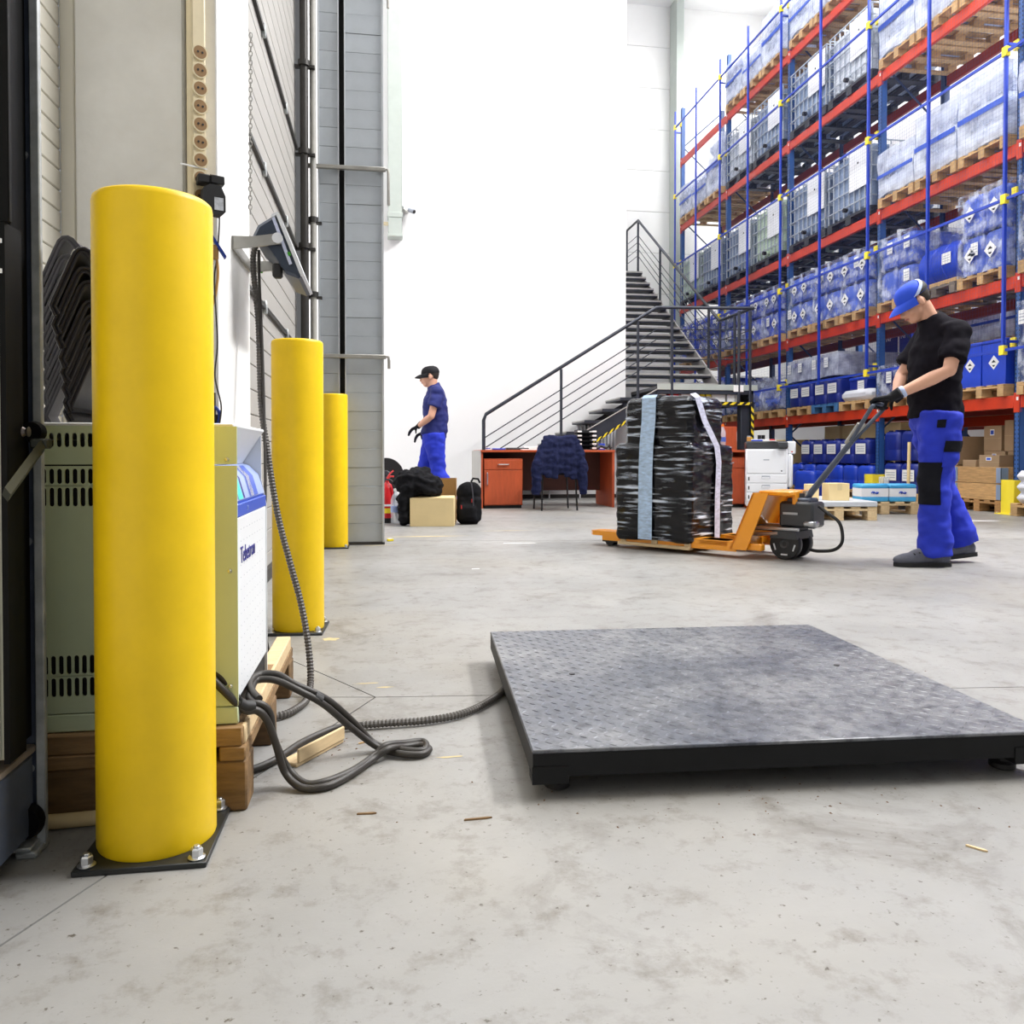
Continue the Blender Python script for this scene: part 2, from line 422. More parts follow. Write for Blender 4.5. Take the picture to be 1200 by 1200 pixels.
def baked(o):
    # the object's evaluated mesh, worked out in a scene of its own so that the big scene is not re-evaluated
    sc = bpy.data.scenes.new('bench'); sc.collection.objects.link(o)
    
    with bpy.context.temp_override(scene=sc, view_layer=sc.view_layers[0]):
        dg = bpy.context.evaluated_depsgraph_get(); me = bpy.data.meshes.new_from_object(o.evaluated_get(dg))
    bpy.data.objects.remove(o); bpy.data.scenes.remove(sc); return me
def push(me, fn):
    # move every vertex along its normal by fn(position)
    n = len(me.vertices); co = [0.0]*(3*n); no = [0.0]*(3*n); me.vertices.foreach_get('co', co); me.vertices.foreach_get('normal', no)
    for i in range(n):
        a = fn(Vector(co[3*i:3*i+3]))
        for k in range(3): co[3*i+k] += no[3*i+k]*a
    me.vertices.foreach_set('co', co); me.update()
def text_mesh(s, size, mat, depth=0.0006):
    cu = bpy.data.curves.new('lettering', 'FONT'); cu.body = s; cu.size = size; cu.extrude = depth; cu.align_x = 'CENTER'; cu.align_y = 'CENTER'
    t = bpy.data.objects.new('lettering', cu); me = baked(t); me.materials.clear(); me.materials.append(MATS[mat]); return me
def lettering(s, size, mat, parent, mtx, name='lettering'):
    o = ob(name, text_mesh(s, size, mat), parent); o.matrix_local = mtx; return o
def frame(origin, xdir, ydir):
    x = Vector(xdir).normalized(); y = Vector(ydir).normalized(); z = x.cross(y)
    m = Matrix((x, y, z)).transposed().to_4x4(); m.translation = Vector(origin); return m
def smooth_path(pts, n=6):
    P = [Vector(p) for p in pts]; out = []
    for i in range(len(P)-1):
        p0 = P[max(i-1,0)]; p1 = P[i]; p2 = P[i+1]; p3 = P[min(i+2,len(P)-1)]
        for k in range(n):
            t = k/n; out.append(.5*((2*p1)+(p2-p0)*t+(2*p0-5*p1+4*p2-p3)*t*t+(3*p1-p0-3*p2+p3)*t**3))
    out.append(P[-1]); return out
def corrugated(path, r, step=.006, amp=.18):
    P = smooth_path(path, 24); out = [P[0]]; d = 0
    L = [0]
    for i in range(1,len(P)): L.append(L[-1]+(P[i]-P[i-1]).length)
    n = int(L[-1]/step); pts = []; rs = []; j = 0
    for k in range(n+1):
        t = L[-1]*k/n
        while j < len(P)-2 and L[j+1] < t: j += 1
        q = (t-L[j])/max(1e-9, L[j+1]-L[j]); pts.append(P[j].lerp(P[j+1], q)); rs.append(r*(1+amp*(1 if k%2 else -1)))
    return pts, rs
def remesh(mb, name, parent, voxel, smooth=4, crease=0.0, cscale=12.0, ang=180):
    me = mb.mesh(name+'_raw'); o = bpy.data.objects.new('raw', me)
    md = o.modifiers.new('r', 'REMESH'); md.mode = 'VOXEL'; md.voxel_size = voxel
    if smooth:
        ms = o.modifiers.new('s', 'SMOOTH'); ms.factor = .5; ms.iterations = smooth
    out = baked(o); out.name = name
    if crease:
        def fold(p):
            p = p*cscale; return crease*(noise.noise((p.x, p.y, p.z*1.6))+.5*noise.noise((p.x*2.3, p.y*2.3, p.z*3.1)))
        push(out, fold)
    out.materials.clear(); out.materials.append(MATS[mb.mats[0]])
    out.polygons.foreach_set('use_smooth', [True]*len(out.polygons)); out.update()
    return ob(name, out, parent)
# ================================================================= SETTING
def clip(poly, a, b, c):            # keep points with a*x + b*y <= c
    out = []
    for i in range(len(poly)):
        p, q = poly[i], poly[(i+1) % len(poly)]; dp = a*p[0]+b*p[1]-c; dq = a*q[0]+b*q[1]-c
        if dp <= 0: out.append(p)
        if dp*dq < 0:
            t = dp/(dp-dq); out.append((p[0]+t*(q[0]-p[0]), p[1]+t*(q[1]-p[1])))
    return out
def left_of(poly, o, d, gap):       # keep what lies left of the ray o -> d, standing gap away
    n = (d[1], -d[0]); L = math.hypot(*n); n = (n[0]/L, n[1]/L)
    return clip(poly, n[0], n[1], n[0]*o[0]+n[1]*o[1]-gap)
flr = struct(MB('dark_seam').box(-2.2, -5, -.20, 10.6, 20.7, -.02).build('floor'))
V = (-.026, 2.355); room = [(-2.2,-5),(10.6,-5),(10.6,20.7),(-2.2,20.7)]
rays = [(.345,-.036), (-.40,.654), (-.19,.03), (-.106,-.229)]
polys = []
for i in range(4):
    a, b = rays[i], rays[(i+1) % 4]
    p = left_of(room, V, a, .0022); p = left_of(p, V, (-b[0],-b[1]), .0022)
    polys.append(p)
fin = []
J0, JD = (1.3, 6.42), (3.83, -.5)
for p in polys:
    for sgn in (1, -1):
        q = left_of(p, J0, (sgn*JD[0], sgn*JD[1]), .004)
        if len(q) > 2: fin.append(q)
for q in fin:
    MB('concrete').prism(q, -.03, 0.0).build('floor_slab', flr)

# left side: sectional door between the white pillar and the metal column
door = struct(MB('dark_seam').box(-.72, 2.96, 0, -.672, 6.34, 5.2).build('door_1'))
slat = MB('door_grey').box(-.672, 2.97, 0, -.650, 6.33, .1215, .003).mesh('door_slat')
for k in range(41): ob('door_slat', slat, door, (0, 0, .02+k*.1255))
for z in (1.50, 2.25, 3.0):
    MB('rail_dark').box(-.650, 2.98, z-.012, -.632, 6.33, z+.012).build('door_rail', door)
    mb = MB('galv_dull')
    for y in (3.6, 4.6, 5.6): mb.box(-.650, y-.02, z-.035, -.628, y+.02, z+.035, .004)
    mb.build('rail_bracket', door)
MB('paper').box(-.650, 4.53, 1.71, -.6485, 4.59, 1.76).build('door_tag', door)
struct(MB('rail_dark').box(-.66, 2.96, 0, -.625, 6.34, .07, .004).build('baseboard_left'))
struct(MB('white_wall').box(-1.6, 2.97, 5.2, -.66, 20.7, 12.4).build('wall_left'))
struct(MB('white_wall').box(-1.6, 7.1, 0, -.66, 20.7, 5.2).build('wall_left_rear'))

# white pillar and cream siding beside it
struct(MB('pillar_white').box(-.835, 2.40, 0, -.462, 2.955, 12.4, .004).build('pillar'))
struct(MB('cream_panel').box(-.876, 2.405, 0, -.837, 2.60, 12.4, .004).build('trim_1'))
struct(MB('white_wall').box(-1.6, -5, 0, -1.02, .19, 12.4).build('wall_left_blocker'))  # unseen wall added to block daylight at the left
sd = struct(MB('dark_seam').box(-1.1, .2, 0, -.894, 2.42, 12.4).build('wall_left_siding'))
sl = MB('cream_panel').box(-.894, .2, 0, -.878, 2.415, .0545, .003).mesh('siding_board')
for k in range(30): ob('siding_board', sl, sd, (0, 0, .75+k*.0562))
MB('cream_panel').box(-.894, .2, 2.44, -.878, 2.415, 12.3).build('siding_panel', sd)
MB('cream_panel').box(-.894, .2, 0, -.878, 2.415, .745).build('siding_panel', sd)

# sheet metal clad column
colm = struct(MB('dark_inside').box(-.47, 6.40, 0, -.01, 6.95, 12.4).build('trim_2'))
random.seed(3)
pl = MB('galv').box(-.482, 6.352, 0, -.338, 6.372, .1425, .0015).mesh('clad_panel')
pr_ = MB('galv').box(-.288, 6.350, 0, -.012, 6.372, .1425, .0015).mesh('clad_panel')
for k in range(33):
    ob('clad_panel', pl, colm, (0, random.uniform(0, .004), .02+k*.144)); ob('clad_panel', pr_, colm, (0, random.uniform(0, .004), .02+k*.144))
MB('galv').box(-.482, 6.352, 4.78, -.338, 6.40, 12.4).build('clad_panel', colm)
MB('galv').box(-.288, 6.352, 4.78, -.012, 6.40, 12.4).build('clad_panel', colm)
for x0, x1 in ((-.49, -.478), (-.342, -.332), (-.293, -.283), (-.014, .002)):
    MB('galv_edge').box(x0, 6.335, 0, x1, 6.42, 12.4, .002).build('corner_strip', colm)
MB('galv').box(-.0115, 6.42, 0, .0, 6.95, 12.4).build('side_sheet', colm)
MB('rail_dark').box(-.485, 6.335, 0, .004, 6.42, .018).build('foot_plate', colm)
for z, dr in ((2.874, .27), (1.445, .09), (4.3, .2)):
    mb = MB('bracket_steel').box(-.56, 6.30, z-.015, .02, 6.335, z+.015, .004)
    mb.tube([(.012, 6.315, z+.005), (.035, 6.315, z), (.04, 6.315, z-.03), (.04, 6.315, z-dr)], .011, 8).build('cross_bar', colm)

# back: white block with the staircase beside it, the far panelled wall, the right wall, the roof
struct(MB('white_wall').box(-.66, 12.6, 0, 3.837, 20.7, 12.4).build('wall_back'))
struct(MB('rail_dark').box(-.66, 12.588, 0, 3.837, 12.6, .06).build('baseboard_back'))
far = struct(MB('dark_seam').box(3.837, 20.56, 0, 10.6, 20.7, 12.4).build('wall_far'))
fp = MB('far_panel').box(3.837, 20.54, 0, 10.5, 20.56, 1.064, .004).mesh('wall_panel')
for k in range(12): ob('wall_panel', fp, far, (0, 0, k*1.072-.45 if k else 0))
struct(MB('white_wall').box(10.4, 5.5, 0, 10.6, 20.7, 12.4).build('wall_right'))
struct(MB('white_wall').box(-2.2, -5, 12.4, 10.6, 20.7, 12.6).build('ceiling'))
struct(MB('duct_grey').box(7.42, 20.0, 0, 7.62, 20.5, 12.4, .01).build('trim_3'))

# pipes on the left wall, duct and camera on the back wall
def pipe(x, y, r, m, lab, clamps):
    t = thing('wall_pipe', lab, 'pipe', (x, y, 0))
    MB(m).cyl((0,0,0), (0,0,12.3), r, n=14).build('pipe_run', t)
    for z in clamps:
        MB('rail_dark').lathe([(r*1.02, z-.02), (r*1.45, z-.02), (r*1.45, z+.02), (r*1.02, z+.02)], 14).box(-r*2.2, -.01, z-.03, r*2.6, .03, z-.012).build('pipe_clamp', t)
pipe(-.580, 6.24, .030, 'rail_dark', 'dark steel pipe with collars running up beside the grey door', (.9, 2.25, 2.95, 3.6))
pipe(-.520, 6.29, .024, 'grey_tube', 'pale plastic pipe running up between dark pipe and metal column', (1.9, 2.46))
t = thing('wall_duct', 'grey green square duct ending high on the white back wall', 'duct', (.176, 12.48, 3.98))
MB('duct_grey').box(-.104, -.10, .0, .104, .10, 8.4, .008).build('duct_body', t)
MB('duct_grey').box(-.115, -.11, .28, .115, .11, .36, .006).build('joint_band', t)
MB('duct_grey').box(-.112, -.112, -.01, .112, .105, .03, .006).build('end_cap', t)
MB('ivory').box(-.22, -.02, .18, -.10, .02, .23, .004).build('wall_bracket', t)
t = thing('security_camera', 'small white dome camera fixed beside the grey duct', 'camera', (.36, 12.5, 4.45))
MB('paper').cyl((0,.09,0), (0,-.02,0), .055, n=16).build('camera_base', t)
MB('copier_line').cyl((.03,-.02,-.04), (.10,-.10,-.09), .035, n=14).M('ink_black').cyl((.10,-.10,-.09), (.104,-.104,-.093), .026, n=12).build('camera_body', t)
MB('copier_white').tube([(-.08,.09,.03), (-.05,.02,.02), (0,0,0)], .018, 8).build('camera_arm', t)

# ---------------------------------------------------------------- gate at the left edge
g = thing('loading_gate', 'dark steel gate frame with bolted post at left edge', 'gate', (-.60, 1.5, 0))
MB('steel_blue').box(-.040, .05, .02, -.004, .062, 2.6, .002).build('gate_post', g)
MB('galv_dull').box(-.010, .038, 0, .006, .050, 2.6, .002).build('post_edge', g)
MB('steel_blue').box(-.0405, .046, .02, -.036, .06, 2.6).build('post_lip', g)
for z in (1.225, .545, .14): MB('galv_dull').lathe([(.0001,-.008), (.006,-.006), (.008,0), (.008,.004)], 12, (-.024, .05, z), 'y').build('bolt', g)
MB('black_dirty').box(-.30, -.02, .20, -.018, .045, 2.6, .002).build('track_plate', g)
MB('black_dirty').box(-.30, -.09, 1.07, .010, -.078, 2.6, .002).build('head_plate', g)
for z in (1.137, 1.04, .992): MB('white_paint_slot_light').box(-.06, -.0925, z-.0035, -.0045+(.0035 if z < 1.1 else 0), -.0895, z+.0035).build('slot_light_plate', g)  # white plates imitate light showing through slots
mb = MB('cream_sheet').box(-.30, -.085, .205, -.006, -.06, 1.07)
for k in range(4): mb.box(-.006-.03*k-.016, -.092, .205, -.006-.03*k-.006, -.085, 1.07, .002)
mb.build('gate_sheet', g)
mb = MB('black_dirty').box(-.006, -.09, .2, .003, -.03, 1.07); mb.build('sheet_frame', g)
MB('wood_grey').box(-.30, -.33, .172, -.012, .045, .186, .002).build('sill', g)
MB('steel_blue').box(-.30, -.32, .03, -.014, .04, .17, .004).build('lower_plate', g)
mb = MB('lever_paint'); a = Vector((.048, -.20, .640)); b = Vector((.030, -.02, .716))
mb.tube([a, b], [(.006, .012), (.006, .012)], 4, side=(1,0,0)); mb.box(.012, -.03, .709, .040, -.005, .726, .003); mb.build('latch_lever', g)
mb = MB('spring_steel'); pts, rs = corrugated([(-.065,-.03,.737), (.012,-.03,.737)], .0075, .0045, .2); mb.tube(pts, rs, 10); mb.build('latch_spring', g)
mb = MB('black_dirty').lathe([(.008,-.01), (.017,-.012), (.019,0), (.017,.012), (.008,.01)], 18, (.0,.02,.738), 'y'); mb.build('latch_ring', g)
MB('black_dirty').lathe([(.006,-.012), (.028,-.014), (.032,0), (.028,.014), (.006,.012)], 20, (-.024,.03,.055), 'y').build('guide_roller', g)
MB('spring_steel').lathe([(.0002,-.018), (.010,-.016), (.010,.0)], 12, (-.024,.03,.055), 'y').build('roller_pin', g)
MB('galv_dull').box(-.09, .0, .012, -.004, .045, .020, .002).box(-.03, .0, 0, .005, .06, .012, .003).build('foot_bracket', g)
MB('spring_steel').lathe([(.0002,-.014), (.014,-.012), (.016,.0), (.016,.02)], 8, (-.058,.0,.02), 'y').build('foot_bolt', g)

# ---------------------------------------------------------------- yellow bollards
def bollard(label, x, y, h, rz=0):
    t = thing('bollard', label, 'bollard', (x, y, 0), rz, 'yellow bollards along the left wall')
    MB('black_plate').box(-.107, -.115, 0, .107, .115, .010, .0015).build('base_plate', t)
    MB('yellow').lathe([(.0985,.010), (.1,.014), (.1,h-.012), (.0985,h-.004), (.094,h), (.03,h+.004), (.0005,h+.004)], 72).build('tube', t, 50)
    for sx in (-1, 1):
        for sy in (-1, 1):
            bx, by = sx*.088, sy*.097
            b = MB('zinc').lathe([(.0125,.010), (.0145,.0115), (.0145,.0125), (.0105,.0145)], 20, (bx,by,0)).build('bolt', t)
            mb = MB('zinc').lathe([(.0105,.0145), (.0105,.026), (.0085,.0285), (.0052,.0285)], 6, (bx,by,0)); mb.build('nut', b, 25)
            MB('zinc').lathe([(.0055,.026), (.0055,.031), (.0045,.032), (.0004,.032)], 12, (bx,by,0)).build('thread_end', b)
    return t
bollard('big yellow bollard closest to the camera, in front of green machine', -.406, 1.538, 1.150)
bollard('yellow bollard behind the machine, partly crossed by grey conduit', -.338, 3.311, 1.146, R(-3))
bollard('farthest yellow bollard, against the sheet metal column', -.368, 6.20, 1.146)

# ---------------------------------------------------------------- green machine on its timber skid
sk = thing('timber_skid', 'old timber skid under the green machine, made of stacked beams', 'pallet', (-.267, 1.64, 0))
for y in (0, .36, .74): MB('wood_old').box(-.60, y, 0, 0, y+.085, .100, .004).build('timber', sk)
for x in (-.60, -.42, -.24, -.052): MB('wood_dirty').box(x, -.002, .10, x+.05 if x > -.1 else x+.15, .83, .128, .003).build('deck_board', sk)
for y in (.0, .38): MB('wood_dirty').box(-.59, y, .128, -.008, y+.10, .1665, .003).build('cross_board', sk)
MB('wood_pale').box(-.045, .012, .128, -.004, .80, .166, .003).build('side_board', sk)

m = thing('charging_cabinet', 'pale green steel machine with white control front on timber skid', 'machine', (-.285, 1.655, .168))
W_, D_, H_ = .58, .405, .588
MB('dark_inside').box(-W_+.01, .012, .004, -.055, D_-.012, H_-.03).box(-.055, .012, .004, -.012, D_-.012, .40).build('chassis', m)
def slot_panel(mb, x0, x1, z0, z1, rows, hy, pitch=.0136, sw=.0085):
    # sheet in the plane y=hy with rows of round ended slots cut right through
    zc = z0
    for (a, b) in rows:
        mb.add([(x0,hy,zc),(x1,hy,zc),(x1,hy,a-.004),(x0,hy,a-.004)], [(0,1,2,3)])
        n = int((x1-x0)/pitch); p = (x1-x0)/n
        for k in range(n):
            cx0 = x0+k*p; cx1 = cx0+p; c = (cx0+cx1)/2; r = sw/2; out = []; hole = []
            A, B = a-.004, b+.004
            for q in range(12):
                an = math.pi*(q/5 if q < 6 else (q+ -1)/5)
                ix = q if q < 6 else q-6
                an = math.pi*ix/5 + (0 if q < 6 else math.pi)
                cz = (b-r) if q < 6 else (a+r)
                hx, hz = c+r*math.cos(an), cz+r*math.sin(an); hole.append((hx,hy,hz))
                lim = [(cx1,B-.006),(cx1,B),(c+.002,B),(c-.002,B),(cx0,B),(cx0,B-.006),(cx0,A+.006),(cx0,A),(c-.002,A),(c+.002,A),(cx1,A),(cx1,A+.006)]
                out.append((lim[q][0],hy,lim[q][1]))
            inner = [(hx,hy+.003,hz) for hx,_,hz in hole]
            fs = [(i,(i+1)%12,12+(i+1)%12,12+i) for i in range(12)] + [(12+i,12+(i+1)%12,24+(i+1)%12,24+i) for i in range(12)]
            mb.add(out+hole+inner, fs)
        zc = b+.004
    mb.add([(x0,hy,zc),(x1,hy,zc),(x1,hy,z1),(x0,hy,z1)], [(0,1,2,3)])
mb = MB('mach_green'); slot_panel(mb, -W_, -.055, .512, H_-.002, [(.545,.572)], 0.0)
mb.box(-.055, 0, .512, 0, .004, H_-.002)
mb.build('upper_side_panel', m, 20)
mb = MB('mach_green'); slot_panel(mb, -W_, -.055, .036, .509, [(.068,.104), (.111,.147), (.432,.468), (.475,.511-.007)], 0.0)
mb.box(-.055, 0, .036, 0, .004, .509)
mb.build('lower_side_panel', m, 20)
MB('mach_green').box(-W_, -.001, 0, 0, .012, .034, .002).build('plinth_panel', m)
for x, z in ((-.019,.521), (-.015,.302), (-.015,.075)): MB('zinc').lathe([(.0001,-.004), (.003,-.0035), (.0045,-.001), (.0045,.002)], 12, (x,0,z), 'y').build('screw', m)
MB('mach_white').prism([(-.10,.0), (0,.0), (0,.41), (-.012,.47), (-.012,.585), (-.10,.585)], D_-.006, D_, 'y').box(-W_, D_-.004, 0, -.10, D_, H_).build('rear_side_panel', m)
MB('mach_white').box(-W_, .0, H_-.004, -.006, D_, H_+.004, .002).build('top_lid', m)
MB('mach_white').box(-.010, .004, .045, -.002, D_-.006, .405, .002).M('ink_black').box(-.012, .004, .0, -.006, D_-.006, .045).build('front_panel', m)
mb = MB('ink_blue')
for j in range(14):
    for i in range(9): mb.box(-.0025, .05+i*.036, .06+j*.0245, -.0019, .0535+i*.036, .0622+j*.0245)
mb.mats = ['copier_line']; mb.build('vent_perforation', m)['kind'] = 'stuff'
MB('mach_blue').box(-.013, .004, .405, -.001, D_-.006, .432, .002).build('blue_band', m)
con = MB('mach_ltblue').prism([(-.010,.432), (-.005,.438), (-.018,.482), (-.040,.505), (-.060,.510), (-.060,.432)], .006, D_-.008, 'y').build('console', m)
def con_patch(y0, y1, mat, name):
    mb = MB(mat).add([(-.0045,y0,.4395),(-.0045,y1,.4395),(-.0175,y1+.004,.4825),(-.0175,y0+.004,.4825),(-.0395,y0+.008,.5055),(-.0395,y1+.008,.5055)], [(0,1,2,3),(3,2,5,4)])
    mb.build(name, con)
con_patch(.05, .10, 'mach_cyan', 'cyan_display'); con_patch(.112, .124, 'ink_blue', 'dark_stripe'); con_patch(.19, .30, 'mach_blue', 'keypad'); con_patch(.205, .245, 'paper', 'keypad_label')
MB('mach_white').prism([(-.060,.510), (-.058,.505), (-.014,.575), (-.006,.586), (-.060,.586)], .006, D_-.008, 'y').build('hood', m)
lettering('Tebetron', .048, 'ink_blue', m, frame((-.0012, .135, .325), (0,.86,0.0), (0,0,1)))
lettering('S I', .014, 'mach_ltblue', m, frame((-.0006, .13, .418), (0,1,0), (0,0,1)), 'band_lettering')

solo(MB('card').tube([(0,0,0),(.15,.01,0)], .0135, 16), 'cardboard_tube', 'pale cardboard tube on the floor beside the first bollard, before the skid', 'tube', (-.685, 1.612, .0137))
# nested black plastic trays on the machine
def tray_mesh():
    cen = [(-.048,-.126), (-.056,-.108), (-.040,-.070), (-.020,-.022), (-.013,-.007), (-.006,.000), (.002,.001), (.010,-.003), (.018,-.013), (.075,-.080), (.16,-.125)]
    up_, lo_ = [], []
    for i, p in enumerate(cen):
        q0, q1 = Vector(cen[max(i-1,0)]), Vector(cen[min(i+1,len(cen)-1)]); d = (q1-q0).normalized(); nn = Vector((-d.y, d.x))*.0042
        up_.append((p[0]+nn.x, p[1]+nn.y)); lo_.append((p[0]-nn.x, p[1]-nn.y))
    mb = MB('black_plastic')
    m_ = len(cen); y0, y1 = 0.0, .27
    vs = [(p[0],y0,p[1]) for p in up_]+[(p[0],y0,p[1]) for p in lo_]+[(p[0],y1,p[1]) for p in up_]+[(p[0],y1,p[1]) for p in lo_]; fs = []
    for i in range(m_-1):
        fs += [(i,i+1,m_+i+1,m_+i), (2*m_+i,2*m_+i+1,3*m_+i+1,3*m_+i), (i,i+1,2*m_+i+1,2*m_+i), (m_+i,m_+i+1,3*m_+i+1,3*m_+i)]
    fs += [(0,m_,3*m_,2*m_), (m_-1,2*m_-1,4*m_-1,3*m_-1)]
    mb.add(vs, fs)
    rim = [(p[0],-.002,p[1]) for p in up_]; mb.tube(rim, .0034, 6); mb.tube([(p[0],-.002,p[1]) for p in lo_], .0028, 6)
    return mb.mesh('bent_tray', 30)
tm = tray_mesh(); ordn = ['topmost', 'second', 'third', 'fourth', 'fifth', 'sixth', 'seventh', 'lowest']
zt = [1.092, 1.055, 1.029, .992, .964, .934, .905, .8865]
dxs = [.0, .002, .007, .011, .012, .013, .014, .013]
for k in range(8):
    o = ob('plastic_tray', tm, None, (-.578+dxs[k], 1.70+.004*k, zt[k]+.004))
    tag(o, f'black bent plastic tray, {ordn[k]} in the nested stack on the green machine', 'tray', 'nested trays on the machine')
tl = tray_mesh()
for k in range(8):
    o = ob('plastic_tray', tl, None, (-.712+dxs[k]*.5, 1.988, 1.185-.042*k+.004)); o.scale = (1, .24, 1)
    tag(o, f'black bent plastic tray, {ordn[k]} in the rear stack behind the nested trays', 'tray', 'rear stack of trays')
# ================================================================= NEAR THINGS
# ---------------------------------------------------------------- floor scale
t = thing('floor_scale', 'low square checker plate platform scale on the concrete floor', 'scale', (.886, 2.125, 0), R(-3))
sx, sy = .563, .552
MB('checker').box(-sx, -sy, .092, sx, sy, .100, .002).build('platform_plate', t)
mb = MB('checker')
nx, ny = 43, 42
for i in range(nx):
    for j in range(ny):
        x = -sx+.013+i*(2*sx-.026)/(nx-1); y = -sy+.013+j*(2*sy-.026)/(ny-1); a = R(45 if (i+j) % 2 else -45)
        ca, sa = math.cos(a), math.sin(a); l, w, h = .0115, .0036, .0013
        P = [(-l,0,0),(0,-w,0),(l,0,0),(0,w,0),(-l*.5,0,h),(l*.5,0,h)]
        vs = [(x+p[0]*ca-p[1]*sa, y+p[0]*sa+p[1]*ca, .0999+p[2]) for p in P]
        mb.add(vs, [(0,1,5,4),(1,2,5),(2,3,5),(3,0,4,5)])
o = mb.build('tread_pattern', t, 20); o['kind'] = 'stuff'
MB('plate_side').box(-sx+.001, -sy+.001, .044, sx-.001, -sy+.010, .092).build('front_apron', t)
MB('plate_side').box(-sx+.001, sy-.010, .044, sx-.001, sy-.001, .092).build('rear_apron', t)
MB('plate_side').box(-sx+.001, -sy+.010, .044, -sx+.010, sy-.010, .092).build('side_apron', t)
MB('plate_side').box(sx-.010, -sy+.010, .044, sx-.001, sy-.010, .092).build('side_apron', t)
for cx in (-1, 1):
    mb = MB('plate_side'); x0, x1 = sorted((cx*sx, cx*(sx-.075)))
    mb.box(x0-.0005, -sy-.001, .030, x1, -sy+.0005, .066).box(x0, -sy, .030, x1, -sy+.05, .046)
    mb.build('corner_plate', t)
    for cy in (-1, 1):
        MB('black_rubber').lathe([(.02,.0), (.027,.004), (.027,.014), (.014,.018), (.014,.05)], 20, (cx*(sx-.06), cy*(sy-.06), 0)).build('foot', t)
for x, y in ((-.382, .002), (.380, .012)): MB('ink_black').cyl((x,y,.0995), (x,y,.1018), .008, n=16).build('hole_disc', t)  # black discs stand in for the darkness of two holes

# ---------------------------------------------------------------- cables and conduits
pts, rs = corrugated([(-.402,2.74,1.385),(-.414,2.74,1.36),(-.417,2.74,1.30),(-.396,2.70,1.116),(-.381,2.64,.866),(-.360,2.60,.732),(-.322,2.55,.523),(-.280,2.51,.371),(-.245,2.48,.25),(-.222,2.45,.13),(-.212,2.40,.045),(-.215,2.32,.014),(-.236,2.24,.0125),(-.270,2.19,.0125),(-.34,2.17,.0125),(-.43,2.17,.0125)], .0092, .0050, .13)
solo(MB('conduit').tube(pts, rs, 10), 'cable_conduit', 'grey ribbed conduit hanging from the floodlight down to the floor', 'conduit', ang=16)
pts, rs = corrugated([(.385,2.42,.030),(.355,2.36,.0125),(.303,2.25,.0125),(.209,2.135,.0125),(.107,2.090,.0125),(-.002,2.083,.0125),(-.055,2.079,.0125)], .0092, .0050, .13)
c2 = thing('scale_cable', 'ribbed cable running over the floor from platform scale to skid', 'cable')
MB('conduit').tube(pts, rs, 10).build('ribbed_sleeve', c2, 16)
MB('cable').tube(smooth_path([(-.052,2.079,.0125),(-.087,2.075,.012),(-.125,2.066,.012),(-.160,2.03,.011),(-.200,1.970,.011),(-.243,1.878,.0105),(-.290,1.825,.0105),(-.35,1.81,.0105),(-.43,1.81,.0105)], 8), .0085, 10).build('smooth_hose', c2, 60)
loop = [(-.375,1.646,.290),(-.340,1.646,.268),(-.310,1.647,.236),(-.277,1.672,.190),(-.254,1.682,.184),(-.236,1.692,.160),(-.222,1.72,.100),(-.206,1.735,.035),(-.169,1.712,.010),(-.119,1.712,.010),(-.073,1.765,.010),(-.028,1.840,.012),(.008,1.862,.026),(.046,1.905,.014),(.084,1.921,.010),(.103,1.890,.010),(.081,1.860,.010),(.033,1.868,.012),(-.016,1.910,.014),(-.077,1.893,.070),(-.134,1.845,.140),(-.190,1.830,.180),(-.240,1.844,.200),(-.279,1.840,.202),(-.281,1.790,.198),(-.276,1.73,.196),(-.257,1.690,.192)]
lc = thing('power_cable', 'dark double power cable looped from the skid onto the floor', 'cable')
for off in (0, 1):
    P = smooth_path([(x+off*(.004 if i % 3 else -.006), y+off*.016, z+(off*.003 if z < .05 else off*.008)) for i, (x, y, z) in enumerate(loop)], 8)
    MB('cable').tube(P, .0078, 10).build('cable_strand', lc, 60)
mb = MB('black_rubber'); mb.tube([(-.288,1.668,.206),(-.277,1.676,.196),(-.262,1.686,.192)], [(.012,.014)]*3, 12); mb.build('tape_wrap', lc)
mb = MB('black_rubber'); mb.tube([(-.140,1.850,.151),(-.155,1.846,.162)], [(.010,.015)]*2, 12); mb.build('tape_wrap', lc)
solo(MB('cable').tube(smooth_path([(-.394,2.70,1.352),(-.393,2.70,1.256),(-.383,2.68,1.061),(-.371,2.63,.860),(-.358,2.56,.64),(-.352,2.5,.40),(-.356,2.54,.10),(-.375,2.56,.008),(-.42,2.6,.007)], 8), .0048, 8), 'lamp_cable', 'thin black flex dropping from the floodlight behind the machine', 'cable', ang=60)
solo(MB('cable').tube(smooth_path([(-.388,2.74,.13),(-.384,2.75,.09),(-.378,2.77,.04),(-.372,2.78,.012),(-.372,2.775,.005),(-.39,2.74,.005),(-.43,2.70,.005)], 8), .005, 8), 'loose_wire', 'short dark wire end standing up beside the second bollard', 'cable', ang=60)

# broken timber offcut on the floor
t = thing('timber_offcut', 'pale broken timber offcut lying across the floor cable', 'offcut', (-.166, 1.935, 0), math.atan2(.13, .085))
MB('wood_pale').box(-.088, -.024, 0, .088, .024, .009, .002).build('offcut_base', t)
MB('wood_pale').box(-.083, -.027, .009, .088, -.020, .040, .002).build('offcut_side', t)

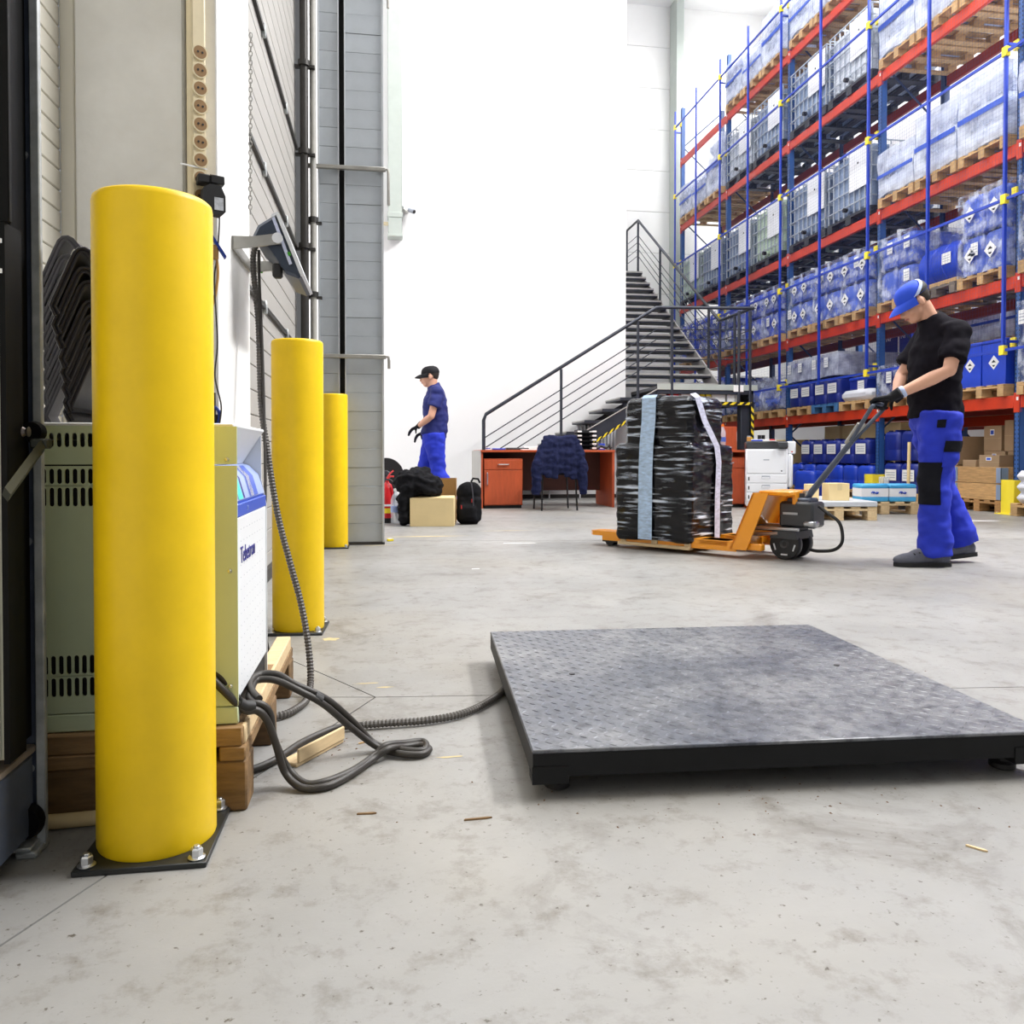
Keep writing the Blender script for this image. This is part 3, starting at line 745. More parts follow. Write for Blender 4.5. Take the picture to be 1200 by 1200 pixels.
# splinters and crumbs on the floor
random.seed(11)
for lab, x, y, ln, a, mt in (('thin wooden splinter on bare floor left of the scale front', .176, 1.533, .055, .05, 'wood_old'),
                             ('short wooden splinter on bare floor nearest the first bollard', -.035, 1.589, .038, -.05, 'wood_old'),
                             ('pale wooden splinter on the floor in front of the scale corner plate', 1.036, 1.279, .035, -.9, 'wood_pale'),
                             ('tiny wood crumb on the floor beside the cable loop', -.05, 1.985, .03, .5, 'wood')):
    solo(MB(mt).prism([(-ln/2,-.0022), (ln*.3,-.003), (ln/2,-.0006), (ln*.35,.0024), (-ln*.45,.0018)], 0, .003), 'wood_splinter', lab, 'splinter', (x, y, 0), a, 'wood splinters on the floor')
mb = MB('reel_brown')
for k in range(110):
    reg = random.random()
    if reg < .45: x, y = random.gauss(.70, .28), random.gauss(1.50, .06)
    elif reg < .75: x, y = random.gauss(-.06, .06), random.gauss(1.99, .05)
    else: x, y = random.uniform(-.2, 1.9), random.uniform(1.2, 4.5)
    s = random.uniform(.0015, .0042); a = random.uniform(0, 6.3); c, q = math.cos(a)*s, math.sin(a)*s
    mb.add([(x-c,y-q,0),(x+q*.5,y-c*.5,0),(x+c,y+q,0),(x-q*.5,y+c*.5,0),(x,y,s*.6)], [(0,1,4),(1,2,4),(2,3,4),(3,0,4)])
o = mb.build('floor_crumbs'); tag(o, 'scattered crumbs and wood dust lying on the concrete floor', 'crumbs', kind='stuff')
# paint remains on the floor
mb = MB('yellow_stain')
for (x, y, w, d, a) in ((.0,2.45,.05,.012,0), (-.05,2.5,.07,.010,0), (.9,2.76,.6,.022,-.06), (-.20,3.12,.06,.05,0), (.35,6.9,.7,.05,-.02), (-.02,6.28,.3,.02,0), (1.1,7.3,.5,.03,-.1), (.15,1.86,.06,.01,0)):
    n = 14; ph = random.random()*6
    mb.add([(x+w/2*math.cos(k*2*math.pi/n+a)*(1+.25*math.sin(k*2.3+ph)), y+d/2*math.sin(k*2*math.pi/n)*(1+.3*math.sin(k*1.7+ph)), .0006) for k in range(n)], [tuple(range(n))])
o = mb.build('floor_stains', flr)
mb = MB('white_paint_slot_light')
for (x, y, w, d, a) in ((.55,4.9,.05,.02,.1), (6.1,7.65,.5,.10,-.15), (1.05,6.28,.26,.03,-.1)):
    mb.add([(x-w/2,y-d/2,.0007),(x+w/2,y-d/2+a*w,.0007),(x+w/2*.9,y+d/2+a*w,.0007),(x-w/2*.95,y+d/2,.0007)], [(0,1,2,3)])
mb.build('floor_paint_marks', flr)

# ---------------------------------------------------------------- electrics on the pillar
solo(MB('grey_tube').cyl((0,0,.42), (0,0,4.5), .0075, n=12), 'riser_tube', 'thin grey riser tube on the pillar left of the power strip', 'tube', (-.545, 2.388, 1.0))
t = thing('power_strip', 'ivory socket strip tied upright to the white pillar', 'power strip', (-.510, 2.367, 1.335), R(32))
MB('ivory').box(-.021, -.020, 0, .021, .020, 1.1, .006).build('strip_body', t)
for k in range(9):
    z = .075+k*.049
    s = MB('ivory').lathe([(.0215,0), (.0215,.003), (.0195,.004), (.0185,.003), (.0170,.0005)], 20, (.003,0,0), 'y')
    # socket ring on the face turned to the camera side
    o = s.build('socket_ring', t); o.location = (0, -.0205-.003, z)
    MB('socket_brown').cyl((.003,-.0005,0), (.003,.0015,0), .0175, n=20).M('ink_black').cyl((-.003,-.0015,.0), (-.003,0,.0), .003, n=8).cyl((.009,-.0015,0), (.009,0,0), .003, n=8).build('socket_cup', o)
MB('paper').box(-.052, -.022, .150, .022, -.0195, .154).build('cable_tie', t)
t = thing('plug_adapter', 'flat black plug adapter sticking out sideways from the socket strip', 'adapter', (-.502, 2.33, 1.437), R(22))
MB('black_matte').box(.0, -.022, 0, .032, .018, .024, .003).box(.032, -.020, .002, .070, .014, .026, .003).build('adapter_body', t)
MB('ink_black').box(.0315, -.023, .001, .0325, .0, .025).build('adapter_seam', t)
t = thing('power_adapter', 'black mains power brick with a printed label on the socket strip', 'adapter', (-.462, 2.335, 1.355), R(24))
mb = MB('black_matte').prism([(-.022,.010), (-.006,.0), (.020,-.002), (.030,.008), (.030,.050), (.018,.076), (-.012,.078), (-.028,.066), (-.030,.040)], -.020, .016, 'y'); mb.build('adapter_body', t, 30)
MB('paper_print').box(.000, -.0207, .010, .024, -.0199, .044).build('printed_label', t)
MB('cable').tube(smooth_path([(.018,0,.004),(.016,.0,-.05),(.012,.01,-.12),(.006,.012,-.18),(.013,.012,-.345),(.006,.012,-.44),(.022,.012,-.52),(.016,.01,-.58),(.02,.012,-.592)], 8), .0022, 6).build('adapter_flex', t, 60)
t = thing('spring_clamp', 'blue spring clamp hanging on the pillar edge beside first bollard', 'clamp', (-.452, 2.352, 1.235), R(10))
MB('blue_clamp').prism([(-.022,.070), (-.016,.072), (.022,.012), (.016,.006)], -.012, .012, 'y').build('clamp_jaw', t)
MB('blue_clamp').prism([(-.024,.066), (-.018,.068), (-.012,-.010), (-.022,-.012)], -.012, .012, 'y').build('clamp_jaw', t)
MB('tan_cable').box(-.016, -.008, .002, .002, .008, .042, .003).build('clamp_pad', t)
solo(MB('tan_cable').tube(smooth_path([(-.455,2.35,1.24),(-.452,2.35,1.20),(-.458,2.352,1.15),(-.47,2.36,1.11)], 6), .004, 8), 'tan_lead', 'short tan lead curling down below the blue spring clamp', 'cable', ang=60)
t = thing('pliers', 'blue handled pliers hanging behind the first bollard over the machine', 'tool', (-.465, 2.36, .77))
MB('blue_clamp').tube(smooth_path([(-.006,0,.0),(.010,0,.02),(.012,0,.045),(.0,0,.06),(-.012,0,.05)], 6), .005, 8).build('plier_handle', t)
MB('ink_black').tube([(-.002,0,.0),(.004,0,.04)], .006, 8).build('plier_jaw', t)
mb = MB('ink_black').cyl((.0,0,0), (.0,0,.10), .003, n=8); mb.build('hanging_rod', t)

# ---------------------------------------------------------------- floodlight on the pillar
t = thing('floodlight', 'grey halogen floodlight on a steel bracket at the pillar', 'floodlight', (-.40, 2.62, 1.36))
O = Vector((-.40, 0, 1.36))
def rel(P): return [(x+.40, z-1.36) for x, z in P]
body = rel([(-.348,1.441),(-.386,1.412),(-.402,1.377),(-.352,1.338),(-.301,1.264),(-.264,1.251)])
body = rel([(-.343,1.441),(-.386,1.412),(-.402,1.377),(-.352,1.338),(-.301,1.264),(-.264,1.251),(-.254,1.258),(-.328,1.444)]); n = len(body); c0 = (sum(p[0] for p in body)/n, sum(p[1] for p in body)/n)
ys = [(.0,.88),(.012,1),(.30,1),(.312,.88)]; vs = []; fs = []
for y, s in ys: vs += [(c0[0]+(p[0]-c0[0])*s, y, c0[1]+(p[1]-c0[1])*s) for p in body]
for i in range(3): fs += [(i*n+k, i*n+(k+1)%n, (i+1)*n+(k+1)%n, (i+1)*n+k) for k in range(n)]
fs += [tuple(range(n-1,-1,-1)), tuple(3*n+k for k in range(n))]
MB('lamp_body').add(vs, fs).build('lamp_housing', t, 25)
MB('lamp_rim').prism(rel([(-.346,1.441),(-.325,1.453),(-.320,1.449),(-.246,1.264),(-.256,1.257),(-.329,1.442),(-.343,1.434)]), -.006, .318, 'y').build('lamp_rim', t, 25)
MB('lamp_glass').prism(rel([(-.323,1.448),(-.3205,1.449),(-.2485,1.264),(-.251,1.262)]), .006, .306, 'y').build('front_glass', t)
MB('lamp_strip').prism(rel([(-.342,1.432),(-.333,1.436),(-.281,1.293),(-.290,1.289)]), -.0075, -.0055, 'y').M('green_mark').prism(rel([(-.296,1.327),(-.288,1.330),(-.284,1.319),(-.292,1.316)]), -.0085, -.007, 'y').build('printed_strip', t)
for y0, y1 in ((-.012,-.006), (.318,.324)): MB('bracket_steel').prism(rel([(-.458,1.371),(-.400,1.372),(-.318,1.385),(-.314,1.352),(-.400,1.338),(-.458,1.331)]), y0, y1, 'y').build('bracket_arm', t)
MB('bracket_steel').box(-.061, -.012, -.029, -.056, .324, .011).build('bracket_back', t)
MB('lamp_rim').lathe([(.008,-.022), (.016,-.022), (.016,-.012), (.008,-.012)], 18, (.076, 0, .008), 'y').build('pivot_knob', t)
MB('green_mark').lathe([(.0005,-.003),(.004,-.003),(.004,.002)], 8, (-.02, .324, -.025), 'y').build('bracket_screw', t)
MB('black_rubber').box(.055, .02, -.105, .085, .05, -.060, .006).build('cable_gland', t)
ch = thing('hanging_chain', 'thin steel chain hanging in front of the grey door', 'chain', (-.455, 2.93, 1.54))
mb = MB('bracket_steel'); lk = []
for k in range(2):
    mb = MB('bracket_steel'); q = [(.0055*math.cos(a)*(1 if k else 0), .0055*math.cos(a)*(0 if k else 1), .010*math.sin(a)) for a in [i*math.pi/4 for i in range(8)]]
    mb.tube(q, .0018, 5, closed=True, side=(1,1,.3)); lk.append(mb.mesh('chain_link', 60))
for k in range(40): ob('chain_link', lk[k % 2], ch, (.00012*k, 0, .0155*k))
# ================================================================= BACK OF THE HALL
# ---------------------------------------------------------------- steel staircase
st = thing('steel_staircase', 'dark steel staircase with landing and wire railings beside the white wall', 'staircase', (1.3, 11.72, 0))
RI, RU = .172, .2739; LX, LZ = 2.74, 1.72            # lower flight ends at the landing (local x)
tl_ = MB('stair_steel').box(0, .03, -.045, .30, .83, -.004, .003).M('stair_grey').box(.002,.03,-.004,.30,.83,0).M('tread_edge').box(-.006, .03, -.020, .006, .83, .002, .002).mesh('tread')  # underside shade is put into the darker body colour
for i in range(9): ob('tread', tl_, st, (i*RU, 0, RI*(i+1)))
def flight_plate(y0, y1, x0, z0, x1, z1, d): return [(x0, z0), (x1, z1), (x1, z1-d), (x0+d*.9, max(0, z0-d))]
for y in (.0, .80): MB('stair_steel').prism([(.02,.0),(.02,.10),(LX+.02,LZ-.05),(LX+.02,LZ-.30),(.22,.0)], y, y+.028, 'y').build('stringer', st)
mb = MB('tread_edge'); mb.tube([(.02,-.004,.105),(LX+.02,-.004,LZ-.045)], .009, 6); mb.build('stringer_trim', st)
def hazard(name, p0, p1, w, axis, par, n):
    # striped tape: alternate slanted bands between two points, w wide, lying in the plane across `axis`
    p0, p1 = Vector(p0), Vector(p1); d = (p1-p0)/n; wv = Vector(axis)*w; sk_ = d*.45
    for ph, mt in ((0, 'haz_yellow'), (1, 'haz_black')):
        mb = MB(mt)
        for k in range(ph, n, 2):
            a = p0+d*k; b = p0+d*(k+1)
            mb.add([a-sk_, b-sk_, b+wv+sk_, a+wv+sk_], [(0,1,2,3)])
        mb.build(name, par)
hazard('hazard_tape', (1.45,-.004,.64), (2.60,-.004,1.365), .045, (0,0,1), st, 24)
# landing
MB('stair_grey').box(LX, .0, LZ-.05, 4.32, 1.25, LZ, .003).build('landing_plate', st)
MB('duct_grey').box(LX+.02, -.012, LZ-.052, 4.36, .0, LZ+.035, .003).build('landing_kerb', st)
MB('stair_steel').box(LX, .0, LZ-.11, 4.30, .03, LZ-.05).box(LX, 1.20, LZ-.26, 4.30, 1.23, LZ-.05).box(4.27, .0, LZ-.26, 4.30, 1.23, LZ-.05).build('landing_beam', st)
for x, y in ((4.18, .03), (4.18, 1.08), (2.95, 1.05)): MB('stair_steel').box(x-.07, y, 0, x+.09, y+.14, LZ-.26, .006).build('landing_column', st)
MB('haz_black').box(3.55, -.02, 1.44, 4.30, .02, 1.495).box(4.25, -.02, .5, 4.30, .02, 1.47).build('frame_bar', st)
hazard('hazard_tape', (3.56,-.0225,1.447), (4.30,-.0225,1.447), .042, (0,0,1), st, 12)
hazard('hazard_tape', (4.296,-.0225,.55), (4.296,-.0225,1.46), .042, (-1,0,0), st, 16)
MB('paper').box(3.97, -.018, LZ-.07, 4.13, -.013, LZ+.03).build('landing_tag', st)
# upper flight
un = 17; UR, UU = (4.65-1.72)/un, .25
tu = MB('stair_steel').box(2.55, 0, -.060, 4.24, .29, -.004, .003).M('stair_grey').box(2.55,.002,-.004,4.24,.29,0).M('tread_edge').box(2.55, -.006, -.032, 4.24, .006, .002, .002).mesh('tread')  # dark body colour paints in the shade below each tread
for i in range(un): ob('tread', tu, st, (0, 1.25+i*UU, LZ+UR*(i+1)))
UY, UZ = 1.25+un*UU, 4.65
for x in (2.53, 4.24): MB('tread_edge' if x > 3 else 'stair_steel').prism([(1.22,LZ-.02),(1.22,LZ+.18),(UY+.02,UZ+.05),(UY+.02,UZ-.20),(1.40,LZ-.05)], x, x+.028, 'x').build('stringer', st)
MB('stair_grey').box(2.55, UY+.2, UZ-.10, 4.27, 8.75, UZ, .004).build('top_landing', st)
# railings
ML = [(.133,0,.0),(.133,0,1.19),(.165,0,1.277),(2.748,0,2.90),(4.30,0,2.93)]
rail = MB('stair_steel').tube(ML, .026, 10); rail.tube([(4.29,0,2.93),(4.27,.03,2.93),(4.27,1.22,2.935),(4.27,5.66,5.87),(4.27,8.6,5.87)], .026, 10); rail.build('handrail', st)
wires = MB('stair_steel')
for dz in (.33, .48, .63, .78):
    z0 = 1.257-dz; zz = lambda x: 1.257+(x-.133)*.628-dz
    wires = MB('stair_steel').tube([(.133,0,max(zz(.133),.3)),(2.748,0,2.90-dz),(4.27,0,2.93-dz)], .008, 6)
    wires.build('rail_bar', st)
    MB('stair_steel').tube([(4.27,0,2.93-dz),(4.27,1.22,2.935-dz),(4.27,5.66,5.87-dz),(4.27,8.6,5.87-dz)], .008, 6).build('rail_bar', st)
def lowz(x): return max(0, .10+(x-.02)*.606)
for x in (1.285, 2.46): MB('stair_steel').tube([(x,0,lowz(x)-.1),(x,0,1.257+(x-.133)*.628-.03)], .021, 10).build('rail_post', st)
for x in (2.99, 4.06, 4.24): MB('stair_steel').tube([(x,0,LZ-.26),(x,0,2.88)], .024, 10).build('rail_post', st)
for y, z0, z1 in ((1.2,LZ,2.90),(.62,LZ,2.92),(1.68,1.95,3.22),(4.20,3.66,4.90),(5.66,4.6,5.82),(6.50,4.6,5.85),(8.2,4.6,5.85)):
    MB('stair_steel').tube([(4.27,y,z0),(4.27,y,z1)], .024, 10).build('rail_post', st)

# notices and binders on the shelf below the landing
MB('stair_steel').box(2.80, .06, 1.44, 4.10, .34, 1.46).build('binder_shelf', st)
random.seed(5)
for x0, x1, c, lab in ((4.14,4.22,'paper','white binder at the left end of the shelf below the landing'), (4.27,4.42,'red_item','red and white binder on the shelf below the landing'), (4.46,4.74,'box_white','white box file right of the red binder below the landing'),
                  (4.77,4.84,'haz_yellow','thin yellow folder on the shelf below the landing'), (4.86,4.94,'clip_yellow','bright yellow folder on the shelf below the landing'), (4.95,5.17,'paper','largest white box file right of the yellow folders'), (5.20,5.33,'box_white','second white box file from the right below the landing'), (5.34,5.40,'paper','narrow white file at the right end of the shelf below the landing')):
    w = x1-x0
    solo(MB(c).box(0, 0, 0, w, .22, .15, .004).M('paper').box(w*.15, -.001, .03, w*.85, .0, .12), 'binder', lab, 'binder', (x0, 11.775, 1.46), 0, 'binders below the landing')
# ---------------------------------------------------------------- radiators on the back wall
for x0, n, z0, z1, lab in ((1.75, 17, .12, .62, 'low white ribbed radiator on the wall behind the red brown desk'), (3.02, 12, .3, 1.16, 'tall white ribbed radiator on the wall beside the stair underside')):
    t = thing('radiator', lab, 'radiator', (x0, 12.5, z0))
    col = MB('copier_white').box(-.018, -.05, .0, .018, .04, z1-z0, .012).mesh('radiator_column')
    for k in range(n): ob('radiator_column', col, t, (k*.055, 0, 0))
    MB('copier_white').cyl((-.05,-.0,.05), (n*.055-.02,-.0,.05), .015, n=10).cyl((.05,.03,-z0), (.05,.03,.1), .012, n=8).cyl(((n-2)*.055,.03,-z0), ((n-2)*.055,.03,.1), .012, n=8).build('radiator_pipe', t)

# ---------------------------------------------------------------- desks
def pedestal(par, x0, x1, y0, y1, ztop, hinge_right=True):
    c = MB('desk_wood').box(x0, y0+.02, .04, x1, y1, ztop, .003).M('haz_black').box(x0+.01, y0+.04, 0, x1-.01, y1-.02, .04).build('pedestal', par)
    d = MB('desk_wood').box(x0+.004, y0, ztop-.14, x1-.004, y0+.019, ztop-.018, .003).build('drawer', par)
    xm = (x0+x1)/2
    MB('alu').tube([(xm-.07,y0,ztop-.075),(xm-.06,y0-.02,ztop-.075),(xm+.06,y0-.02,ztop-.075),(xm+.07,y0,ztop-.075)], .008, 8).build('drawer_handle', d)
    d = MB('desk_wood').box(x0+.004, y0, .05, x1-.004, y0+.019, ztop-.146, .003).build('pedestal_door', par)
    MB('alu').tube([(x0+.04,y0,ztop-.18),(x0+.04,y0-.02,ztop-.19),(x0+.04,y0-.02,ztop-.33),(x0+.04,y0,ztop-.34)], .008, 8).build('door_handle', d)
t = thing('office_desk', 'red brown wooden desk with drawer pedestal, behind the draped chair', 'desk', (1.22, 10.28, 0))
MB('desk_wood').box(0, 0, .722, 1.77, .86, .752, .003).build('desktop', t)
MB('desk_wood').box(.005, .02, 0, .03, .84, .722).build('side_panel', t)
MB('desk_grey').box(-.022, .01, 0, .004, .86, .745).build('outer_side_panel', t)
MB('desk_wood').box(1.735, .01, 0, 1.765, .84, .722).build('side_panel', t)
MB('desk_dark').box(.03, .62, .20, 1.735, .64, .722).build('modesty_panel', t)
pedestal(t, .045, .545, .01, .55, .640)
t2 = thing('office_desk', 'red brown wooden desk beside the white copier, behind the wrapped load', 'desk', (3.15, 9.98, 0))
MB('desk_wood').box(0, 0, .722, 1.56, .80, .752, .003).build('desktop', t2)
MB('desk_wood').box(1.53, .01, 0, 1.56, .78, .722).build('side_panel', t2)
MB('desk_wood').box(.0, .01, 0, .03, .78, .722).build('side_panel', t2)
MB('desk_dark').box(.03, .60, .20, 1.53, .62, .722).build('modesty_panel', t2)
pedestal(t2, 1.06, 1.515, .02, .56, .66)
t = thing('low_cupboard', 'red brown cupboard under the landing behind the second desk', 'cupboard', (3.95, 11.15, 0))
MB('desk_wood').box(0, 0, .05, 1.12, .35, 1.10, .004).build('cupboard_body', t)
MB('desk_wood').box(.005, -.02, .06, .555, 0, 1.09, .003).build('cupboard_door', t); MB('desk_wood').box(.565, -.02, .06, 1.115, 0, 1.09, .003).build('cupboard_door', t)
MB('haz_black').box(.01, .02, 0, 1.11, .33, .05).build('plinth', t)
t = thing('cable_drum', 'brown drum standing on the cupboard under the landing', 'drum', (4.75, 11.32, 1.10))
MB('reel_brown').lathe([(.15,0),(.15,.02),(.10,.022),(.10,.20),(.15,.202),(.15,.222)], 24).build('drum_core', t); MB('card').lathe([(.125,.03),(.125,.19)], 24).build('drum_winding', t)
solo(MB('card').lathe([(.11,0),(.12,.01),(.13,.24),(.122,.25),(.11,.24),(.10,.02)], 24), 'card_tub', 'pale brown tub standing on the cupboard under the landing', 'tub', (4.45, 11.3, 1.10))

# things on the first desk
def desk_item(mb, name, lab, cat, x, y, rz=0, g=None): return solo(mb, name, lab, cat, (x, y, .752), rz, g)
desk_item(MB('paper').box(0,0,0,.20,.29,.012), 'paper_stack', 'white paper stack on the desk left of the chair', 'papers', 1.78, 10.42, .3)
desk_item(MB('paper').box(0,0,0,.30,.21,.05,.004), 'paper_stack', 'thick pile of papers on the desk beside the jacket', 'papers', 1.86, 10.70, -.1)
desk_item(MB('blue_item').box(0,0,0,.16,.10,.022,.004), 'blue_stapler', 'blue stapler on the left end of the desk', 'stapler', 1.40, 10.40, .1)
desk_item(MB('copier_dark').box(0,0,0,.30,.14,.03,.006), 'keyboard', 'dark keyboard on the desk left of the jacket', 'keyboard', 1.58, 10.46, .05)
t = thing('marker_pot', 'small blue and white pot of pens on the left desk corner', 'pot', (1.32, 10.34, .752))
MB('box_white').lathe([(.028,0),(.03,.002),(.03,.035),(.026,.035)], 16).build('pot', t); MB('blue_item').lathe([(.031,.012),(.031,.024)], 16).build('pot_band', t)
t = thing('letter_tray', 'black stacked letter trays with white papers on the desk', 'tray', (2.66, 10.55, .752), -.08)
for k in range(5):
    MB('haz_black').box(-.13, -.12, .008+k*.055, .13, .12, .014+k*.055).box(-.13, -.12, .008+k*.055, -.122, .12, .05+k*.055).box(.122, -.12, .008+k*.055, .13, .12, .05+k*.055).build('tray_shelf', t)
    s = MB('paper').box(-.126, -.126, .015+k*.055, -.07, .11, .036+k*.055).box(.07, -.126, .015+k*.055, .126, .11, .036+k*.055).build('paper_sheets', t)
MB('haz_black').box(-.13, .115, 0, .13, .125, .27).box(-.13,-.12,0,.13,.12,.008).build('tray_back', t)
desk_item(MB('haz_black').tube(smooth_path([(0,0,.02),(.06,.03,.05),(.12,-.02,.03),(.16,.02,.06),(.2,0,.02)],6), .018, 8), 'headset', 'tangled black headset on the desk right of the letter trays', 'headset', 2.80, 10.48)
desk_item(MB('blue_item').box(0,0,0,.08,.06,.09,.004).M('paper').box(.01,-.001,.02,.07,0,.06), 'blue_carton', 'small blue carton near the right end of the desk', 'carton', 2.88, 10.66)
desk_item(MB('paper').box(0,0,0,.10,.08,.10,.006), 'white_carton', 'small white carton between jacket and letter trays', 'carton', 2.44, 10.62)
desk_item(MB('box_white').lathe([(.03,0),(.038,.09),(.034,.09),(.027,.006)], 18), 'mug', 'white mug on the desk behind the chair back', 'mug', 2.32, 10.80)

# things on the second desk
t = thing('water_bottle', 'clear water bottle with orange cap on the second desk', 'bottle', (4.42, 10.15, .752))
bp = [(.02,0),(.04,.004),(.042,.03),(.039,.07),(.042,.10),(.040,.18),(.042,.21),(.036,.25),(.018,.29),(.014,.30),(.014,.325)]
MB('clear_bottle').lathe(bp, 20).build('bottle_body', t); MB('bottle_label').lathe([(.0428,.11),(.0428,.17)], 20).build('bottle_label', t); MB('orange_cap').lathe([(.017,.31),(.017,.34),(.0005,.341)], 16).build('bottle_cap', t)
t = thing('desk_phone', 'dark desk phone with a blue display beside the bottle', 'phone', (4.18, 10.15, .752))
MB('copier_dark').prism([(0,0),(.20,0),(.20,.11),(.0,.05)], 0, .2, 'x').build('phone_body', t); MB('mach_ltblue').box(.02,-.002,.02,.09,.0,.05).build('phone_display', t); MB('haz_black').box(.12,.02,.07,.16,.19,.12,.008).build('handset', t)
desk_item(MB('paper').box(0,0,0,.21,.3,.04,.003), 'paper_stack', 'pile of white papers on the second desk behind the load', 'papers', 3.85, 10.2, .2)

# ---------------------------------------------------------------- chair with a jacket over its back
t = thing('office_chair', 'chair with thin black legs at the desk, hidden under jacket', 'chair', (2.13, 9.78, 0), R(3))
for sx, y in ((-.2,.03), (.22,.03), (-.2,.42), (.22,.42)): MB('haz_black').tube([(sx*1.08,y,0),(sx,y+.01,.44)] if y > .1 else [(sx*1.08,y-.02,0),(sx,y,.44),(sx*.98,y-.03,.86)], .012, 8).build('leg', t)
MB('cloth_black').box(-.22, .0, .44, .23, .45, .49, .02).build('seat', t)
MB('cloth_black').box(-.21, -.045, .56, .22, -.02, .87, .012).build('backrest', t)
jo = thing('denim_jacket', 'dark blue jacket draped over the chair back at the desk', 'jacket', (2.13, 9.78, 0), R(3))
bb = MB('denim')
bb.tube([(-.20,-.03,.885),(.21,-.03,.885)], (.035,.055), 12)
for k in range(7):
    x = -.2+k*.068; bb.tube([(x,-.055,.87),(x*1.12,-.085,.65),(x*1.2,-.075,.42+.05*abs(k-3)*0+.04*math.cos(k*2))], [(.045,.034),(.052,.03),(.045,.022)], 10)
bb.tube([(-.21,-.04,.80),(-.29,-.07,.55),(-.31,-.05,.20)], [(.06,.06),(.075,.065),(.055,.05)], 12)
bb.tube([(.22,-.04,.80),(.28,-.07,.55),(.30,-.05,.20)], [(.06,.06),(.075,.065),(.055,.05)], 12)
remesh(bb, 'jacket_cloth', jo, .013, 3, .016, 10)

# ---------------------------------------------------------------- copier
t = thing('copier', 'white office copier with paper drawers beside the second desk', 'copier', (4.52, 9.66, 0), R(-23))
MB('copier_white').box(.0, .0, .04, .50, .60, .765, .012).build('copier_body', t)
MB('copier_white').box(.008, -.010, .455, .47, .004, .75, .006).M('copier_line').box(.21,-.0112,.62,.28,-.0098,.632).M('ink_black').box(.42,-.0112,.48,.436,-.0098,.496).build('front_door', t)
for k, z in enumerate((.335, .22, .105)):
    d = MB('copier_white').box(.008, -.010, z, .492, .004, z+.108, .005).build('paper_drawer', t)
    MB('copier_line').box(.19, -.0135, z+.058, .29, -.0095, z+.092, .003).M('copier_white').box(.195, -.0145, z+.055, .285, -.013, z+.078, .003).build('drawer_handle', d)
    MB('ink_black').box(.028, -.0115, z+.03, .042, -.0095, z+.075).build('level_mark', d)
MB('copier_dark').box(.0, .0, .765, .50, .58, .86, .012).build('scanner_lid', t)
MB('copier_dark').box(.38, -.06, .775, .50, .10, .85, .01).build('control_panel', t)
MB('copier_white').box(.50, .02, .28, .565, .50, .70, .02).build('side_feeder', t)
MB('copier_white').box(.50, .05, .70, .60, .45, .86, .012).M('red_item').box(.545,.049,.72,.565,.05,.735).build('paper_tray', t)
for x, y in ((.05,.05),(.45,.05),(.05,.55),(.45,.55)): MB('wheel_black').cyl((x-.015,y,.022), (x+.015,y,.022), .022, n=14).M('copier_dark').box(x-.02,y-.02,.03,x+.02,y+.02,.045).build('castor', t)
CX, CY, CA = 4.52, 9.66, R(-23)
def cop(x, y): return (CX+x*math.cos(CA)-y*math.sin(CA), CY+x*math.sin(CA)+y*math.cos(CA), .86)
def on_copier(mb, name, lab, cat, x, y, rz=0): return solo(mb, name, lab, cat, cop(x, y), rz+CA)
on_copier(MB('paper').box(0,0,0,.30,.21,.03,.004), 'paper_stack', 'white papers lying on top of the copier lid', 'papers', .08, .28, .1)
on_copier(MB('red_item').box(0,0,0,.07,.05,.028,.008), 'red_stapler', 'red stapler on the papers side of copier lid', 'stapler', .30, .20, .2)
on_copier(MB('haz_yellow').tube([(0,0,.012),(.14,.02,.014)], .012, 8), 'yellow_marker', 'yellow marker lying on the left of copier lid', 'marker', .02, .22, .15)
on_copier(MB('blue_item').box(0,0,0,.14,.08,.02,.006).M('paper').box(.02,.01,.02,.10,.06,.024), 'blue_folder', 'blue and white leaflet on the front edge of copier lid', 'leaflet', .06, .02, -.12)
on_copier(MB('paper').box(0,0,0,.16,.05,.008).M('haz_black').box(.02,.01,.008,.14,.02,.009), 'leaflet', 'white striped leaflet on the front edge of copier lid', 'leaflet', .20, .015, -.25)
t = thing('small_jar', 'small amber jar with grey lid on the copier left corner', 'jar', cop(.035, .05))
MB('amber').lathe([(.02,0),(.026,.004),(.026,.05),(.02,.056)], 16).build('jar_body', t); MB('copier_line').lathe([(.022,.056),(.022,.07),(.001,.071)], 16).build('jar_lid', t)

# ---------------------------------------------------------------- by the back wall at the left
t = thing('cardboard_box', 'closed light cardboard box on the floor under black jacket', 'box', (.245, 7.86, 0), R(-8))
MB('card').box(0, 0, 0, .425, .33, .275, .003).build('box_body', t)
MB('card').add([(.0,0,.276),(.425,0,.276),(.425,.155,.292),(.0,.155,.292)],[(0,1,2,3)]).add([(.0,.33,.276),(.425,.33,.276),(.425,.165,.290),(.0,.165,.290)],[(0,1,2,3)]).build('box_flap', t)
MB('tape').box(-.001, .155, .20, .0, .175, .275).build('tape_strip', t)
t = thing('cardboard_box', 'brown open cardboard box standing behind the light box', 'box', (.50, 8.25, 0), R(-8))
for a in ((0,0,.22,.008), (0,.22,.22,.228), (0,0,.008,.228), (.212,0,.22,.228)): MB('card_in').box(a[0],a[1],0,a[2],a[3],.45).build('box_wall', t)
MB('card_in').box(0,0,0,.22,.228,.008).build('box_floor', t)
bb = MB('cloth_black'); random.seed(2)
bb.ball((.30,8.0,.42), (.21,.15,.14)); bb.ball((.40,7.98,.40), (.17,.14,.12)); bb.ball((.27,8.0,.38), (.13,.15,.11)); bb.ball((.46,7.96,.36), (.11,.11,.08)); bb.ball((.33,8.02,.50), (.13,.10,.075))
